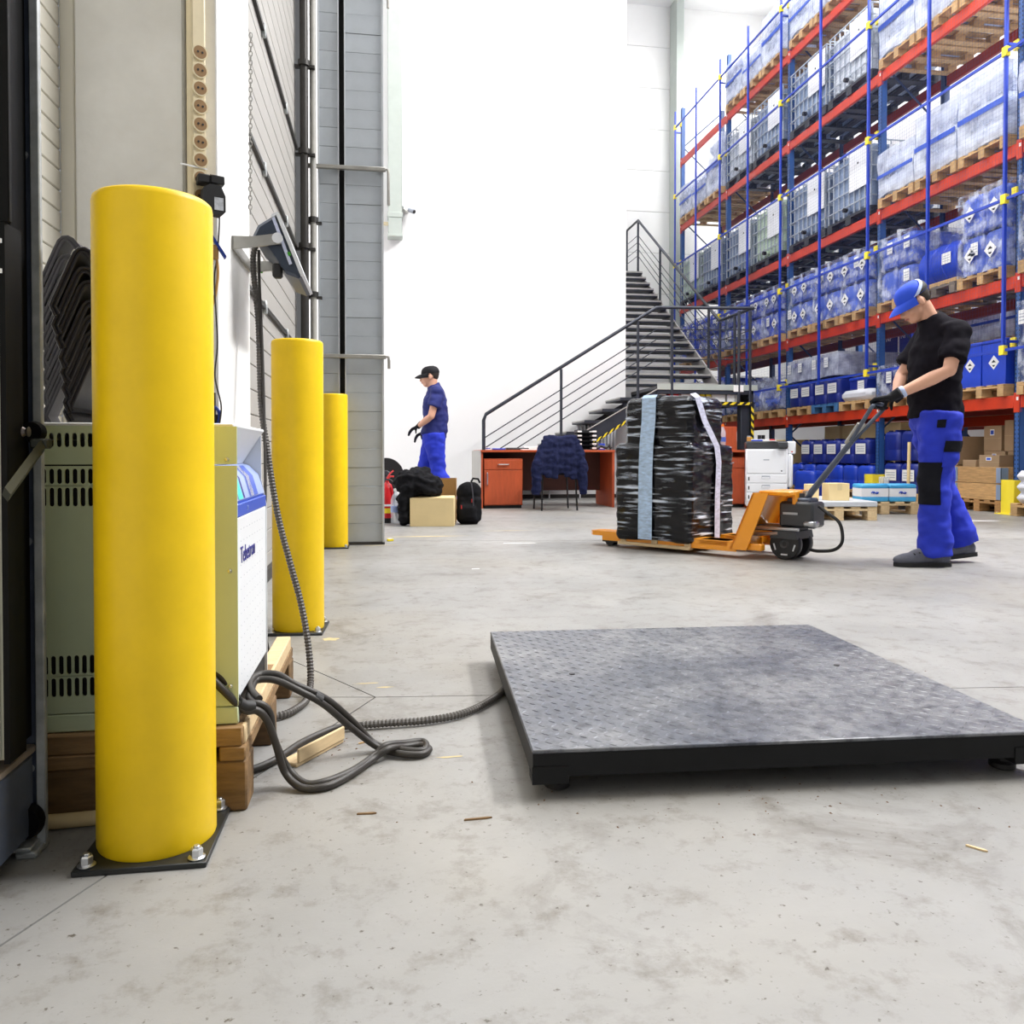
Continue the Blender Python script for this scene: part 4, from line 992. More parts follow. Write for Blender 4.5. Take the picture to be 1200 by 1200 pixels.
bb.tube([(.25,7.92,.38),(.20,7.92,.25),(.195,7.95,.06)], [.085,.062,.055], 12); bb.tube([(.24,8.02,.40),(.19,8.04,.24),(.19,8.06,.06)], [.085,.065,.055], 12); bb.ball((.20,7.98,.07), (.068,.11,.07))
bb.tube([(.26,7.90,.42),(.38,7.88,.37),(.50,7.90,.34)], [.055,.05,.045], 10)
jb = remesh(bb, 'black_jacket', None, .013, 2, .026, 11); tag(jb, 'crumpled black jacket heaped over the light cardboard box', 'jacket')
t = thing('backpack', 'black backpack standing on the floor between box and desk', 'backpack', (.835, 8.05, 0), R(-10))
bb = MB('cloth_black'); bb.box(-.125,-.06,-.006,.125,.12,.30,.05); bb.ball((-.01,.03,.30), (.122,.085,.125)); bb.ball((.04,.03,.31), (.09,.08,.115)); bb.box(-.10,-.10,.04,.08,-.04,.20,.03)
remesh(bb, 'bag_body', t, .012, 5, .005, 12)
MB('cloth_black').tube([(.02,.03,.42),(.04,.03,.455),(.09,.03,.45),(.11,.03,.41)], .010, 8).build('top_handle', t)
MB('black_plastic').tube(smooth_path([(.03,-.055,.41),(.045,-.075,.30),(.05,-.07,.15),(.05,-.068,.05)],6), .006, 6).build('zip', t)
for x0, z0, y0 in ((-.07,.16,-.104), (.06,.07,-.066), (.03,.22,-.070)): MB('red_item').box(x0,y0,z0,x0+.009,y0+.006,z0+.035).build('red_tab', t)
t = thing('fire_extinguisher', 'red fire extinguisher on the floor behind the metal column', 'extinguisher', (.03, 8.35, 0))
MB('red_paint').lathe([(.05,0),(.062,.01),(.062,.34),(.045,.39),(.02,.41),(.016,.43)], 24).build('cylinder', t)
MB('ink_black').lathe([(.05,.0),(.064,.0),(.064,.05),(.0625,.05)], 24).build('base_ring', t)
MB('box_white').lathe([(.0626,.17),(.0626,.19)], 24).M('haz_yellow').lathe([(.0627,.10),(.0627,.15)], 24).build('label_band', t)
MB('red_light').tube([(0,0,.43),(.03,0,.47),(.07,0,.47)], .009, 8).tube([(0,0,.45),(.03,0,.50),(.065,0,.53)], .008, 8).build('lever_handle', t)
MB('ink_black').tube(smooth_path([(.0,-.02,.44),(.05,-.06,.42),(.07,-.05,.30),(.068,-.03,.2)],5), .009, 8).build('hose', t)
t = thing('round_reel', 'large black round reel on a stand behind the bottles', 'reel', (.02, 8.75, 0))
MB('black_matte').lathe([(.03,-.03),(.185,-.03),(.19,-.02),(.19,.02),(.185,.03),(.03,.03)], 36, (0,0,.47), 'y').build('reel_disc', t)
MB('black_plastic').lathe([(.001,-.035),(.05,-.035),(.055,-.03)], 20, (0,0,.47), 'y').build('reel_hub', t)
MB('rail_dark').tube([(-.12,.05,0),(0,.05,.47),(.12,.05,0)], .012, 8).tube([(-.15,-.06,.012),(-.12,.05,.012)], .012, 8).tube([(.15,-.06,.012),(.12,.05,.012)], .012, 8).tube([(0,-.04,.47),(0,.06,.47)], .01, 8).build('reel_stand', t)
def pet(lab, x, y, s, lm):
    t = thing('plastic_bottle', lab, 'bottle', (x, y, 0), 0)
    MB('clear_bottle').lathe([(r*s*1.15, z*s) for r, z in bp], 16).build('bottle_body', t); MB(lm).lathe([(.0496*s,.11*s),(.0496*s,.17*s)], 16).build('bottle_label', t); MB('paper').lathe([(.020*s,.31*s),(.020*s,.335*s),(.001,.336*s)], 12).build('bottle_cap', t)
pet('tall clear plastic bottle on the floor beside the fire extinguisher', .115, 8.22, 1.05, 'mach_ltblue')
pet('small clear bottle on the floor against the black jacket', .165, 8.36, .78, 'bottle_label')
solo(MB('haz_yellow').box(0,0,0,.05,.03,.02,.004).M('paper').box(.008,.0,.02,.04,.03,.022), 'yellow_tape_measure', 'small yellow tape measure on the floor by the column foot', 'tape measure', (.03, 6.55, 0), .4)
# ================================================================= PALLET RACKS
XF, XR = 7.25, 8.30
YS = [5.69, 8.38, 11.07, 13.81, 16.50, 19.20]
LV = [0.0, 1.382, 2.77, 4.30, 6.33, 7.95]
BAY = ['E', 'D', 'C', 'B', 'A']
def upright_mesh(h):
    mb = MB('rack_blue').box(.0, -.045, 0, .022, .045, h).box(.0, -.045, 0, .085, -.035, h).box(.0, .035, 0, .085, .045, h).box(.075, -.045, 0, .085, -.02, h).box(.075, .02, 0, .085, .045, h)
    mb.M('ink_black')
    z = .12
    while z < h-.1:
        for y in (-.022, .022): mb.box(-.0008, y-.006, z, .0, y+.006, z+.022)
        z += .05
    return mb.mesh('upright')
def rack(label, loc, ys, levels, h, far_from=3):
    t = thing('pallet_rack', label, 'rack', loc)
    up = upright_mesh(h); bay = {}
    for y in ys:
        ob('upright', up, t, (0, y, 0))
        r = ob('upright', MATSH.setdefault(('rear', h), MB('rack_dark').box(0,-.045,0,.085,.045,h).mesh('upright')), t, (1.02, y, 0))
        mb = MB('rack_dark'); z = .15; k = 0
        while z+.9 < h:
            a, b = ((.05,y,z),(1.05,y,z+.9)) if k % 2 else ((1.05,y,z),(.05,y,z+.9)); mb.tube([a, b], .016, 6); z += .9; k += 1
        mb.tube([(.05,y,.12),(1.05,y,.12)], .016, 6); mb.build('frame_brace', t)
        MB('rack_blue').box(-.03, -.07, 0, .11, .07, .008).build('base_plate', t).location = (0, y, 0)
    for i in range(len(ys)-1):
        y0, y1 = ys[i]+.05, ys[i+1]-.05; L = y1-y0
        for z in levels:
            key = ('bf', round(L, 2))
            if key not in MATSH: MATSH[key] = MB('rack_red').box(-.004, 0, -.148, .05, L, 0, .006).mesh('beam')
            f = ob('beam', MATSH[key], t, (0, y0, z))
            if 'con' not in MATSH: MATSH['con'] = MB('rack_red').box(-.010, -.045, -.20, .03, .045, .03, .004).M('paper').box(-.0112,-.03,-.06,-.0095,.0,-.02).mesh('beam_connector')
            key = ('br', round(L, 2))
            if key not in MATSH: MATSH[key] = MB('rack_darkred').box(0, 0, -.148, .05, L, 0, .006).mesh('beam')
            ob('beam', MATSH[key], t, (1.04, y0, z))
    for y in ys:
        for z in levels: ob('beam_connector', MATSH['con'], t, (0, y, z))
    return t
MATSH = {}
rack('tall blue and red pallet rack along the right side of the hall', (XF, 0, 0), YS, LV[1:], 9.2)
rack('second lower pallet rack standing back to back behind the tall rack', (8.62, 0, 0), YS[:4], [1.25, 2.20], 3.1)

# mesh guard in front of the tall rack
GX = 7.09
mg = thing('mesh_guard', 'blue wire mesh guard hung in front of the tall rack', 'mesh guard', (GX, 0, 0))
GY = [5.72+1.3466*k for k in range(11)]
for k, y in enumerate(GY): MB('mesh_blue').box(-.018, y-.018, 1.84, .018, y+.018, 9.1, .003).build('guard_post', mg)
GZ = [1.90, 3.64, 5.33, 7.02, 8.71]
for z in GZ:
    MB('mesh_blue').box(-.012, GY[0], z-.016, .012, GY[-1], z+.016).build('guard_rail', mg)
cl = MB('clip_yellow').box(-.032, -.038, -.055, .028, .038, .055, .004).mesh('yellow_clip')
for i in (2, 4, 6, 8, 10):
    for z in GZ:
        ob('yellow_clip', cl, mg, (0, GY[i], z)); 
        ob('yellow_clip', cl, mg, (.165, GY[i]+.02, z+.10))
mb = MB('mesh_wire')
for k in range(1, 27): mb.box(-.0006, k*.05-.0006, .0, .0006, k*.05+.0006, 1.69)
for k in range(1, 34): mb.box(-.0006, 0, k*.05-.0006, .0006, 1.3466, k*.05+.0006)
wm = mb.mesh('wire_panel')
for y in GY[:-1]:
    for z in GZ[:-1]:
        o = ob('wire_panel', wm, mg, (0, y, z)); o['kind'] = 'stuff'
MB('mesh_blue').box(-.02, GY[0], 1.83, .20, GY[0]+.03, 1.86).build('guard_bracket', mg)
for y in YS[1:]:
    for z in (2.0, 5.4, 8.6): MB('mesh_blue').box(.0, y-.015, z-.015, .17, y+.015, z+.015).build('guard_bracket', mg)

# yellow post protectors
def guard(lab, x, y):
    t = thing('post_guard', lab, 'post guard', (x, y, 0), 0, 'yellow post guards')
    MB('clip_yellow').prism([(0,-.10),(.20,-.10),(.20,-.085),(.03,-.085),(.03,.085),(.20,.085),(.20,.10),(0,.10),(-.03,.06),(-.03,-.06)], .012, .40).build('guard_shell', t)
    MB('clip_yellow').box(-.06, -.13, 0, .20, .13, .012, .002).build('guard_foot', t)
    MB('zinc').lathe([(.012,.012),(.012,.022),(.001,.024)], 6, (-.045,.10,0)).lathe([(.012,.012),(.012,.022),(.001,.024)], 6, (-.045,-.10,0)).build('anchor_bolt', t)
guard('yellow steel guard at the foot of the right edge rack post', 7.12, 8.36)
guard('yellow steel guard at rack post behind the blue and white boxes', 7.10, 11.05)

# ---------------------------------------------------------------- pallets
def pallet_parts(w):
    k = ('pal', w)
    if k in MATSH: return MATSH[k]
    MATSH[k] = (MB(w).box(0, -.05, .122, 1.2, .05, .144, .003).mesh('deck_board'), MB(w).box(-.0725, -.4, .100, .0725, .4, .122, .003).mesh('cross_board'),
                MB(w).box(-.0725, -.05, .022, .0725, .05, .100, .004).mesh('block'), MB(w).box(0, -.05, 0, 1.2, .05, .022, .003).mesh('bottom_board'))
    return MATSH[k]
def pallet(loc, rz, label, w='wood', group='pallets on the racks', joined=False):
    if joined:
        if ('palj', w) not in MATSH:
            mb = MB(w)
            for y in (-.35,-.175,0,.175,.35): mb.box(0, y-.05, .122, 1.2, y+.05, .144)
            for y in (-.35, 0, .35):
                mb.box(0, y-.05, 0, 1.2, y+.05, .022)
                for x in (.0725, .6, 1.1275): mb.box(x-.0725, y-.05, .022, x+.0725, y+.05, .10)
            for x in (.0725, .6, 1.1275): mb.box(x-.0725, -.4, .1, x+.0725, .4, .122)
            MATSH['palj', w] = mb.mesh('pallet')
        o = ob('wooden_pallet', MATSH['palj', w], None, loc, rz); return tag(o, label, 'pallet', group)
    d, c, b, u = pallet_parts(w)
    t = thing('wooden_pallet', label, 'pallet', loc, rz, group)
    for y in (-.35,-.175,0,.175,.35): ob('deck_board', d, t, (0, y, 0))
    for x in (.0725, .6, 1.1275):
        ob('cross_board', c, t, (x, 0, 0))
        for y in (-.35, 0, .35): ob('block', b, t, (x, y, 0))
    for y in (-.35, 0, .35): ob('bottom_board', u, t, (0, y, 0))
    return t

# ---------------------------------------------------------------- loads
def can_mesh(m, w=.37, d=.37, h=.44):
    k = ('can', m, w, d, h)
    if k in MATSH: return MATSH[k]
    mb = MB(m); a, b = d/2, w/2; n = 16; vs = []; rings = [(.0,.90),(.012,.98),(.06,1.0),(h*.34,1.0),(h*.36,.985),(h*.38,1.0),(h*.80,1.0),(h*.90,.93),(h*.945,.80)]
    for z, s in rings:
        for q in range(n):
            an = 2*math.pi*(q+.5)/n; cx, cy = math.cos(an), math.sin(an)
            e = .38; vs.append((a*s*math.copysign(abs(cx)**e, cx), b*s*math.copysign(abs(cy)**e, cy), z))
    fs = [(i*n+q, i*n+(q+1)%n, (i+1)*n+(q+1)%n, (i+1)*n+q) for i in range(len(rings)-1) for q in range(n)]
    fs += [tuple(range(n-1,-1,-1)), tuple((len(rings)-1)*n+q for q in range(n))]
    mb.add(vs, fs)
    mb.box(-a*.55, -.018, h*.94, a*.35, .018, h, .008)
    mb.M('ink_black').cyl((-a*.62, b*.45, h*.88), (-a*.62, b*.45, h*.985), .03, n=10)
    MATSH[k] = mb.mesh('canister'); return MATSH[k]
def diamond_mesh(s=.085):
    if ('dia', s) not in MATSH:
        mb = MB('paper').prism([(0,-s),(s,0),(0,s),(-s,0)], -.003, 0, 'x'); mb.M('ink_black').prism([(-s*.42,.0),(s*.42,.0),(0,s*.38)], -.0036, -.003, 'x').prism([(-s*.3,-s*.36),(s*.3,-s*.36),(s*.1,-s*.6),(-s*.1,-s*.6)], -.0036, -.003, 'x'); mb.v = [(p[0], p[1], p[2]) for p in mb.v]
        MATSH['dia', s] = mb.mesh('hazard_label', 20)
    return MATSH['dia', s]
def sheet_mesh(w=.17, h=.14):
    if ('sh', w, h) not in MATSH:
        mb = MB('paper').box(-.003, -w/2, 0, 0, w/2, h); mb.M('paper_print')
        for k in range(3): mb.box(-.0036, -w*.4, h*(.22+.22*k), -.003, w*.4, h*(.32+.22*k))
        MATSH['sh', w, h] = mb.mesh('paper_label')
    return MATSH['sh', w, h]
def film_box(name, x0, y0, z0, x1, y1, z1, seed, amp=.018, mat='film'):
    rnd = random.Random(seed); mb = MB(mat)
    def wob(p):
        q = Vector(p)*4+Vector((seed*3.1, 0, 0)); return Vector(p)+Vector((noise.noise(q), noise.noise(q+Vector((7,1,3))), noise.noise(q+Vector((1,9,5)))))*amp
    nx, ny, nz = 3, 8, 8
    def face(f, nu, nv): mb.sheet(lambda u, v: wob(f(u, v)), nu, nv)
    face(lambda u, v: (x0, y0+(y1-y0)*u, z0+(z1-z0)*v), ny, nz); face(lambda u, v: (x0+(x1-x0)*u, y0, z0+(z1-z0)*v), ny, nz)
    face(lambda u, v: (x0+(x1-x0)*u, y1, z0+(z1-z0)*v), ny, nz); face(lambda u, v: (x0+(x1-x0)*u, y0+(y1-y0)*v, z1), ny, ny)
    return mb.mesh(name, 25)
def load_wrap(loc, label, canm='can_pale', layers=2, labels='dia', seed=1, h=.47, group='wrapped canister stacks', film='film', cols=2):
    t = thing('wrapped_canisters', label, 'canisters', loc, 0, group); w = .76/cols
    cm = can_mesh(canm, w, .37, h)
    for k in range(layers):
        for i in range(3 if k == layers-1 else 2):
            for j in range(cols): ob('canister', cm, t, (.21+.39*i, -.38+w*(j+.5), .004+k*(h+.008)))
    top = layers*(h+.008)
    o = ob('stretch_film', MATSH.setdefault(('film', layers, h, seed % 4, film), film_box('stretch_film', .0, -.405, .0, 1.19, .405, top+.01, seed % 4 + 1, .016, film)), t)
    rnd = random.Random(seed)
    for k in range(layers):
        for j in range(cols):
            y = -.38+w*(j+.5); z = k*(h+.008)+h*.48
            if labels == 'dia' and rnd.random() < .8: ob('hazard_label', diamond_mesh(.10), t, (-.022, y+rnd.uniform(-.06,.06), z))
            if rnd.random() < .55: ob('paper_label', sheet_mesh(.12, .16), t, (-.022, y+rnd.choice((-.11,.11)), z-.02))
    return t
def load_bag(loc, label, h=.9, seed=1, group='white wrapped bag loads', mat='bag_white'):
    t = thing('wrapped_bags', label, 'bags', loc, 0, group); rnd = random.Random(seed)
    n = max(2, int(h/.24)); hh = h/n
    key = ('bagm', round(hh,3), mat)
    if key not in MATSH: MATSH[key] = MB(mat).box(.0, -.385, .0, .58, .385, hh, hh*.35).mesh('bag')
    for k in range(n):
        for i in range(2): ob('bag', MATSH[key], t, (.02+.585*i+rnd.uniform(-.01,.01), rnd.uniform(-.012,.012), k*hh))
    ob('stretch_film', MATSH.setdefault(('filmb', round(h,2), seed % 3), film_box('stretch_film', -.005, -.405, .0, 1.2, .405, h+.015, seed % 3+5, .03, 'film_dense')), t)
    MB('mach_blue').box(-.024, -.40, h*.45, -.020, .40, h*.53).build('tape_band', t)
    return t
def load_ibc(loc, label, tank='ibc_tank', rz=0, group='caged liquid containers'):
    key = ('ibc', tank)
    if key not in MATSH:
        W, D, Hh = .57, 1.12, 1.0
        base = MB('ibc_base')
        for y in (-.6, -.07, .46): base.box(0, y, 0, 1.16, y+.14, .02)
        for x in (.0, .26, .52, .78, 1.04): base.box(x, -.6, .10, x+.12, .6, .14)
        for x in (.0, .5, 1.04):
            for y in (-.6, -.07, .46): base.box(x, y, .02, x+.12, y+.14, .10)
        tk = MB(tank).box(.04, -.56, .145, 1.12, .56, 1.10, .06); tk.cyl((.58,0,1.10), (.58,0,1.15), .11, n=20); tk.cyl((.03,0,.22),(-.01,0,.22),.05,n=12)
        cg = MB('ibc_cage')
        for k in range(9):
            y = -.58+k*.145; cg.box(.008, y-.009, .14, .024, y+.009, 1.13); cg.box(1.136, y-.009, .14, 1.152, y+.009, 1.13)
        for k in range(8):
            x = .02+k*.16; cg.box(x-.009, -.592, .14, x+.009, -.576, 1.13); cg.box(x-.009, .576, .14, x+.009, .592, 1.13)
        for z in (.30, .52, .74, .96, 1.13):
            cg.box(.0, -.592, z-.009, .016, .592, z+.009); cg.box(1.144, -.592, z-.009, 1.16, .592, z+.009); cg.box(.0, -.600, z-.009, 1.16, -.584, z+.009); cg.box(.0, .584, z-.009, 1.16, .600, z+.009)
        for y in (-.25, .25): cg.box(0, y-.012, 1.12, 1.16, y+.012, 1.145)
        MATSH[key] = (base.mesh('base'), tk.mesh('tank'), cg.mesh('cage'), MB('copier_white').box(-.012, -.58, .48, -.002, -.05, 1.08).M('ink_black').box(-.0128,-.30,.86,-.0118,-.26,.89).mesh('name_plate'),
                      MB('ink_black').cyl((-.03,-.02,.22),(-.09,-.02,.22),.035,n=10).mesh('valve'), MB('copier_white').box(.30,-.608,.50,.95,-.601,1.06).mesh('name_plate'))
    t = thing('liquid_container', label, 'container', loc, rz, group)
    for nm, me in zip(('base', 'tank', 'cage', 'name_plate', 'valve', 'name_plate'), MATSH[key]):
        o = ob(nm, me, t)
    return t
def load_drum(loc, label):
    t = thing('blue_drum', label, 'drum', loc)
    MB('can_blue').lathe([(.28,-.37),(.29,-.36),(.29,-.12),(.30,-.11),(.29,-.10),(.29,.10),(.30,.11),(.29,.12),(.29,.36),(.28,.37)], 28, (.32,0,.30), 'y').build('drum_shell', t)
    ob('paper_label', sheet_mesh(.17, .14), t, (.025, -.20, .26))
    MB('can_dark').lathe([(.24,-.378),(.27,-.372)], 24, (.32,0,.30), 'y').build('drum_lid', t)
    MB('wood').box(.05,-.36,0,.12,.36,.06).box(.52,-.36,0,.59,.36,.06).build('chock', t)
    return t
def canister(loc, lab, m='can_blue', w=.37, d=.37, h=.44, rz=0, group='loose blue canisters', sheet=True):
    t = thing('blue_canister', lab, 'canister', loc, rz, group); ob('canister_body', can_mesh(m, w, d, h), t)
    if sheet: ob('paper_label', sheet_mesh(.26, .16), t, (-d/2-.004, -.02, h*.38))
    return t
def load_bins(loc, lab, y):
    t = thing('blue_bin', lab, 'bin', (loc[0], loc[1]+y, loc[2]), 0, 'blue bins with hazard diamonds')
    MB('can_blue').prism([(-.185,-.0),(.185,.0),(.195,.50),(-.195,.50)], .03, .60, 'x').build('bin_body', t)
    MB('can_blue').box(.02, -.197, .50, .61, .197, .545, .012).build('bin_lid', t)
    ob('hazard_label', diamond_mesh(.085), t, (.0295, .0, .27)); return t
def messy(loc, lab, seed):
    t = thing('wrapped_heap', lab, 'wrapped goods', loc, 0, 'untidy wrapped heaps')
    bb = MB('can_pale'); rnd = random.Random(seed)
    for k in range(9): bb.ball((.15+.9*rnd.random(), rnd.uniform(-.25,.25), .14+.38*rnd.random()*(.4+.6*rnd.random())), (rnd.uniform(.14,.22), rnd.uniform(.12,.2), rnd.uniform(.12,.2)))
    bb.box(.03,-.36,.02,1.1,.36,.22,.05)
    remesh(bb, 'heap_body', t, .03, 2, .03, 6)
    ob('stretch_film', film_box('stretch_film', -.01, -.40, .0, 1.18, .40, .62, seed, .07, 'film'), t)
    return t

PX = 7.19
where = {'E': 'right edge bay', 'D': 'bay behind the man', 'C': 'middle bay', 'B': 'bay behind stair railing', 'A': 'farthest bay'}
lvl = {1: 'lowest beams', 2: 'second beams', 3: 'third beams', 4: 'fourth beams', 5: 'top beams'}
k3 = ['nearest of three', 'centre of three', 'farthest of three']; k2 = ['nearer of two', 'farther of two']
def slot3(b, k): return YS[BAY.index(b)]+.1+.045+.4+k*.846
def slot2(b, k): return YS[BAY.index(b)]+.1+.05+.62+k*1.27
def rack_pallet(b, l, k, w='wood'):
    pallet((PX, slot3(b, k), LV[l]), 0, f'{ {"wood":"wooden","wood_grey":"grey weathered","wood_blue":"blue painted"}[w] } pallet on {lvl[l]}, {where[b]}, {k3[k]}', w, joined=(YS[BAY.index(b)] > 13))
    return (PX+.01, slot3(b, k), LV[l]+.145)
for b, l, tanks in (('A',3,['ibc_tank_dark','ibc_tank_green']), ('B',3,['ibc_tank_green','ibc_tank_dark']), ('C',3,['ibc_tank_dark','ibc_tank_dark']), ('B',4,['ibc_tank_dark','ibc_tank']), ('C',4,['ibc_tank','ibc_tank_dark'])):
    for k, tk in enumerate(tanks):
        nm = {'ibc_tank': 'white', 'ibc_tank_dark': 'grey blue', 'ibc_tank_green': 'pale green'}[tk]
        load_ibc((PX+.03, slot2(b, k), LV[l]), f'caged {nm} liquid container on {lvl[l]}, {where[b]}, {k2[k]}', tk)
sd_ = 0
for b, l, kind in (('D',3,'bag'), ('D',4,'bag'), ('A',4,'bag'), ('C',2,'wrap'), ('B',2,'wrap'), ('A',2,'wrap'), ('B',5,'bag'), ('C',5,'bag'), ('E',3,'bag')):
    for k in range(3):
        sd_ += 1; p = rack_pallet(b, l, k)
        if kind == 'bag':
            h = {('A',4): (1.15,.65,.70), ('D',3): (.85,.8,.62), ('D',4): (.9,.9,.9), ('B',5): (.9,.6,.8), ('C',5): (.8,.9,.7), ('E',3): (.7,.7,.7)}[(b,l)][k]
            load_bag(p, f'white film wrapped bag load on {lvl[l]}, {where[b]}, {k3[k]}', h, sd_)
        else:
            load_wrap(p, f'film wrapped blue canister stack on {lvl[l]}, {where[b]}, {k3[k]}', 'can_pale' if b == 'C' else 'can_blue', 2, 'dia', sd_, .45)
p = rack_pallet('D', 2, 2); load_wrap(p, f'film wrapped blue canister stack on {lvl[2]}, {where["D"]}, beside his cap', 'can_pale', 2, 'paper', 31, .45)
p = rack_pallet('D', 2, 1, 'wood_grey'); load_drum(p, 'big blue drum lying on the second beams between two wrapped stacks')
for j in (-.20, .10, .28): 
    solo(MB('box_white').box(0, -.09, 0, .30, .08, .22, .004).M('paper_print').box(-.002,-.05,.06,0,.05,.14), 'white_carton', f'white carton behind the lying blue drum, {["nearest","middle","farthest"][int(j > 0)+int(j > .2)]} of three', 'carton', (p[0]+.72, p[1]+j, p[2]))
p = rack_pallet('D', 2, 0); load_wrap(p, 'tall film wrapped canister stack on the second beams right of the drum', 'can_pale', 2, 'dia', 44, .50)
for k in range(3):
    p = rack_pallet('E', 2, k); load_wrap(p, f'film wrapped blue canister stack on {lvl[2]}, {where["E"]}, {k3[k]}', 'can_pale', 2, 'dia', 50+k, .48)
    p = rack_pallet('E', 1, k); load_wrap(p, f'film wrapped blue canister stack on {lvl[1]}, {where["E"]}, {k3[k]}', 'can_blue', 2, 'paper', 60+k, .45)
# lowest beams
for k in (0, 1):
    p = rack_pallet('D', 1, k)
    for j, y in enumerate((-.2, .2)): load_bins(p, f'blue bin with white diamond on the lowest beams, {["right","left"][k]} pallet, {["nearer","farther"][j]} one', y)
p = rack_pallet('D', 1, 2); load_wrap(p, f'film wrapped dark canisters on {lvl[1]} directly behind the man', 'can_dark', 1, 'paper', 71, .45)
p = rack_pallet('C', 1, 0)
solo(MB('sack').box(.0,-.38,0,.9,.38,.17,.06), 'white_sack', 'flat white wrapped sack on the lowest beams under a blue box', 'sack', p)
t = thing('blue_box', 'small blue lidded box on the white sack, lowest beams', 'box', (p[0]+.1, p[1]+.06, p[2]+.17)); MB('can_dark').box(0,-.22,0,.4,.22,.17,.02).build('box_body', t); MB('can_blue').box(-.008,-.23,.15,.41,.23,.20,.015).build('box_lid', t); ob('paper_label', sheet_mesh(.17,.14), t, (-.004,-.1,.0))
p = rack_pallet('C', 1, 1, 'wood_blue'); 
for j in range(2): canister((p[0]+.2, p[1]-.19+.385*j, p[2]), f'dark blue canister with paper label on the blue pallet, {["right","left"][j]} one', 'can_dark')
load_wrap((p[0], p[1], p[2]+.445), 'grey film wrapped canisters on top of the two canisters on the blue pallet', 'can_dark', 1, 'none', 81, .36, film='film_dense')
p = rack_pallet('C', 1, 2)
for j in range(2): canister((p[0]+.2, p[1]-.19+.385*j, p[2]), f'dark blue canister on the wooden pallet left of the blue pallet, {["right","left"][j]} one', 'can_dark')
load_wrap((p[0], p[1], p[2]+.445), 'grey film wrapped canisters over two canisters left of the blue pallet', 'can_dark', 1, 'none', 80, .36, film='film_dense')
for k in range(3):
    p = rack_pallet('B', 1, k); messy(p, f'untidy film wrapped heap on {lvl[1]}, {where["B"]}, {k3[k]}', 90+k)
for k in range(3):
    p = rack_pallet('A', 1, k); load_wrap(p, f'film wrapped blue canister stack on {lvl[1]}, {where["A"]}, {k3[k]}', 'can_blue', 2, 'paper', 95+k, .42)
# second rack behind
def back_pallet(y, z, lab): pallet((8.58, y, z), 0, lab, 'wood', joined=True); return (8.59, y, z+.145)
p = back_pallet(12.6, 2.20, 'wooden pallet on the rear rack upper beams, behind the middle bay')
for j, y in enumerate((-.2, .2)):
    t = thing('dark_carton', f'dark blue carton with white print on the rear rack, {["nearer","farther"][j]} one', 'carton', (p[0], p[1]+y, p[2])); MB('can_dark').box(0,-.19,0,.5,.19,.42,.006).build('carton_body', t); lettering('NP', .13, 'paper', t, frame((-.002, 0, .33), (0,-1,0), (0,0,1)))
    MB('paper').box(-.002,.12,.0,0,.16,.42).build('tape_strip', t)
p = back_pallet(11.6, 2.20, 'wooden pallet on the rear rack upper beams under white sacks')
for j in range(3): solo(MB('sack').box(0,-.36,0,.9,.36,.17,.06), 'white_sack', f'white sack on the rear rack upper beams, {["bottom","middle","top"][j]} of three', 'sack', (p[0], p[1], p[2]+.165*j))
for k, y in enumerate((6.2, 7.05, 7.9)):
    p = back_pallet(y+2.75, 2.20, f'wooden pallet on the rear rack upper beams behind the man, {k3[k]}'); load_bag(p, f'white film wrapped load on the rear rack upper beams behind the man, {k3[k]}', .5, 120+k)
for k in range(3):
    p = back_pallet(6.3+2.65+k*.85, 1.25, f'wooden pallet on the rear rack lower beams, {k3[k]}'); load_wrap(p, f'dark canisters on the rear rack lower beams, {k3[k]}', 'can_dark', 1, 'paper', 130+k, .5)
# ---- rack floor level: middle bay canisters
FX = 7.30
for k in range(3): pallet((FX-.05, slot3('C', k), 0), 0, f'wooden pallet on the floor under the blue canisters, {k3[k]}', 'wood', 'pallets on the floor')
n = 0
for k in range(6):
    y = YS[2]+.16+.21+k*.415; 
    for i in range(2): canister((FX+.15+.40*i, y, .145), f'blue canister in the lower row on the floor pallets, {["front","rear"][i]} row, {["first","second","third","fourth","fifth","sixth"][k]} from right', 'can_blue', .39, .38, .40, sheet=False)
    if k < 5:
        canister((FX+.17, y+.12, .55), f'dark blue labelled canister in the upper row on the floor stack, {["first","second","third","fourth","fifth"][k]} from right', 'can_dark', .39, .38, .40)
for k in range(4):
    y = YS[2]+.35+k*.55
    solo(MB('card').box(0,-.24,0,.40,.24,.62,.004).M('tape').box(.19,-.2405,.4,.21,.2405,.621), 'cardboard_box', f'yellowish cardboard box on the canisters at the back, {["first","second","third","fourth"][k]} from right', 'box', (FX+.40, y, .56), 0, 'cardboard boxes over the canisters')
canister((6.72, 12.05, 0), 'lighter blue canister alone on the floor right of the copier', 'can_blue', .40, .34, .46, .5, sheet=False)
# bay B floor: boxes
for k in range(3):
    pallet((FX-.05, slot3('B', k), 0), 0, f'wooden pallet on the floor under cardboard boxes, {where["B"]}, {k3[k]}', 'wood', 'pallets on the floor', True)
    solo(MB('card').box(0,-.36,0,1.1,.36,.82,.006).M('paper').box(-.003,-.2,.3,0,.1,.6), 'cardboard_box', f'large cardboard box on floor pallet, {where["B"]}, {k3[k]}', 'box', (FX, slot3('B', k), .145), 0, 'cardboard boxes on the floor pallets')
# bay D floor: left canisters
pallet((FX-.05, slot3('D', 2), 0), 0, 'wooden pallet on the floor under dark canisters behind the man', 'wood', 'pallets on the floor')
for k in range(2):
    for i in range(2): canister((FX+.18, slot3('D',2)-.2+.40*k, .145+.455*i), f'dark blue canister on the floor pallet behind the man, {["lower","upper"][i]} {["right","left"][k]} one', 'can_dark', .38, .38, .45, sheet=(i == 0))
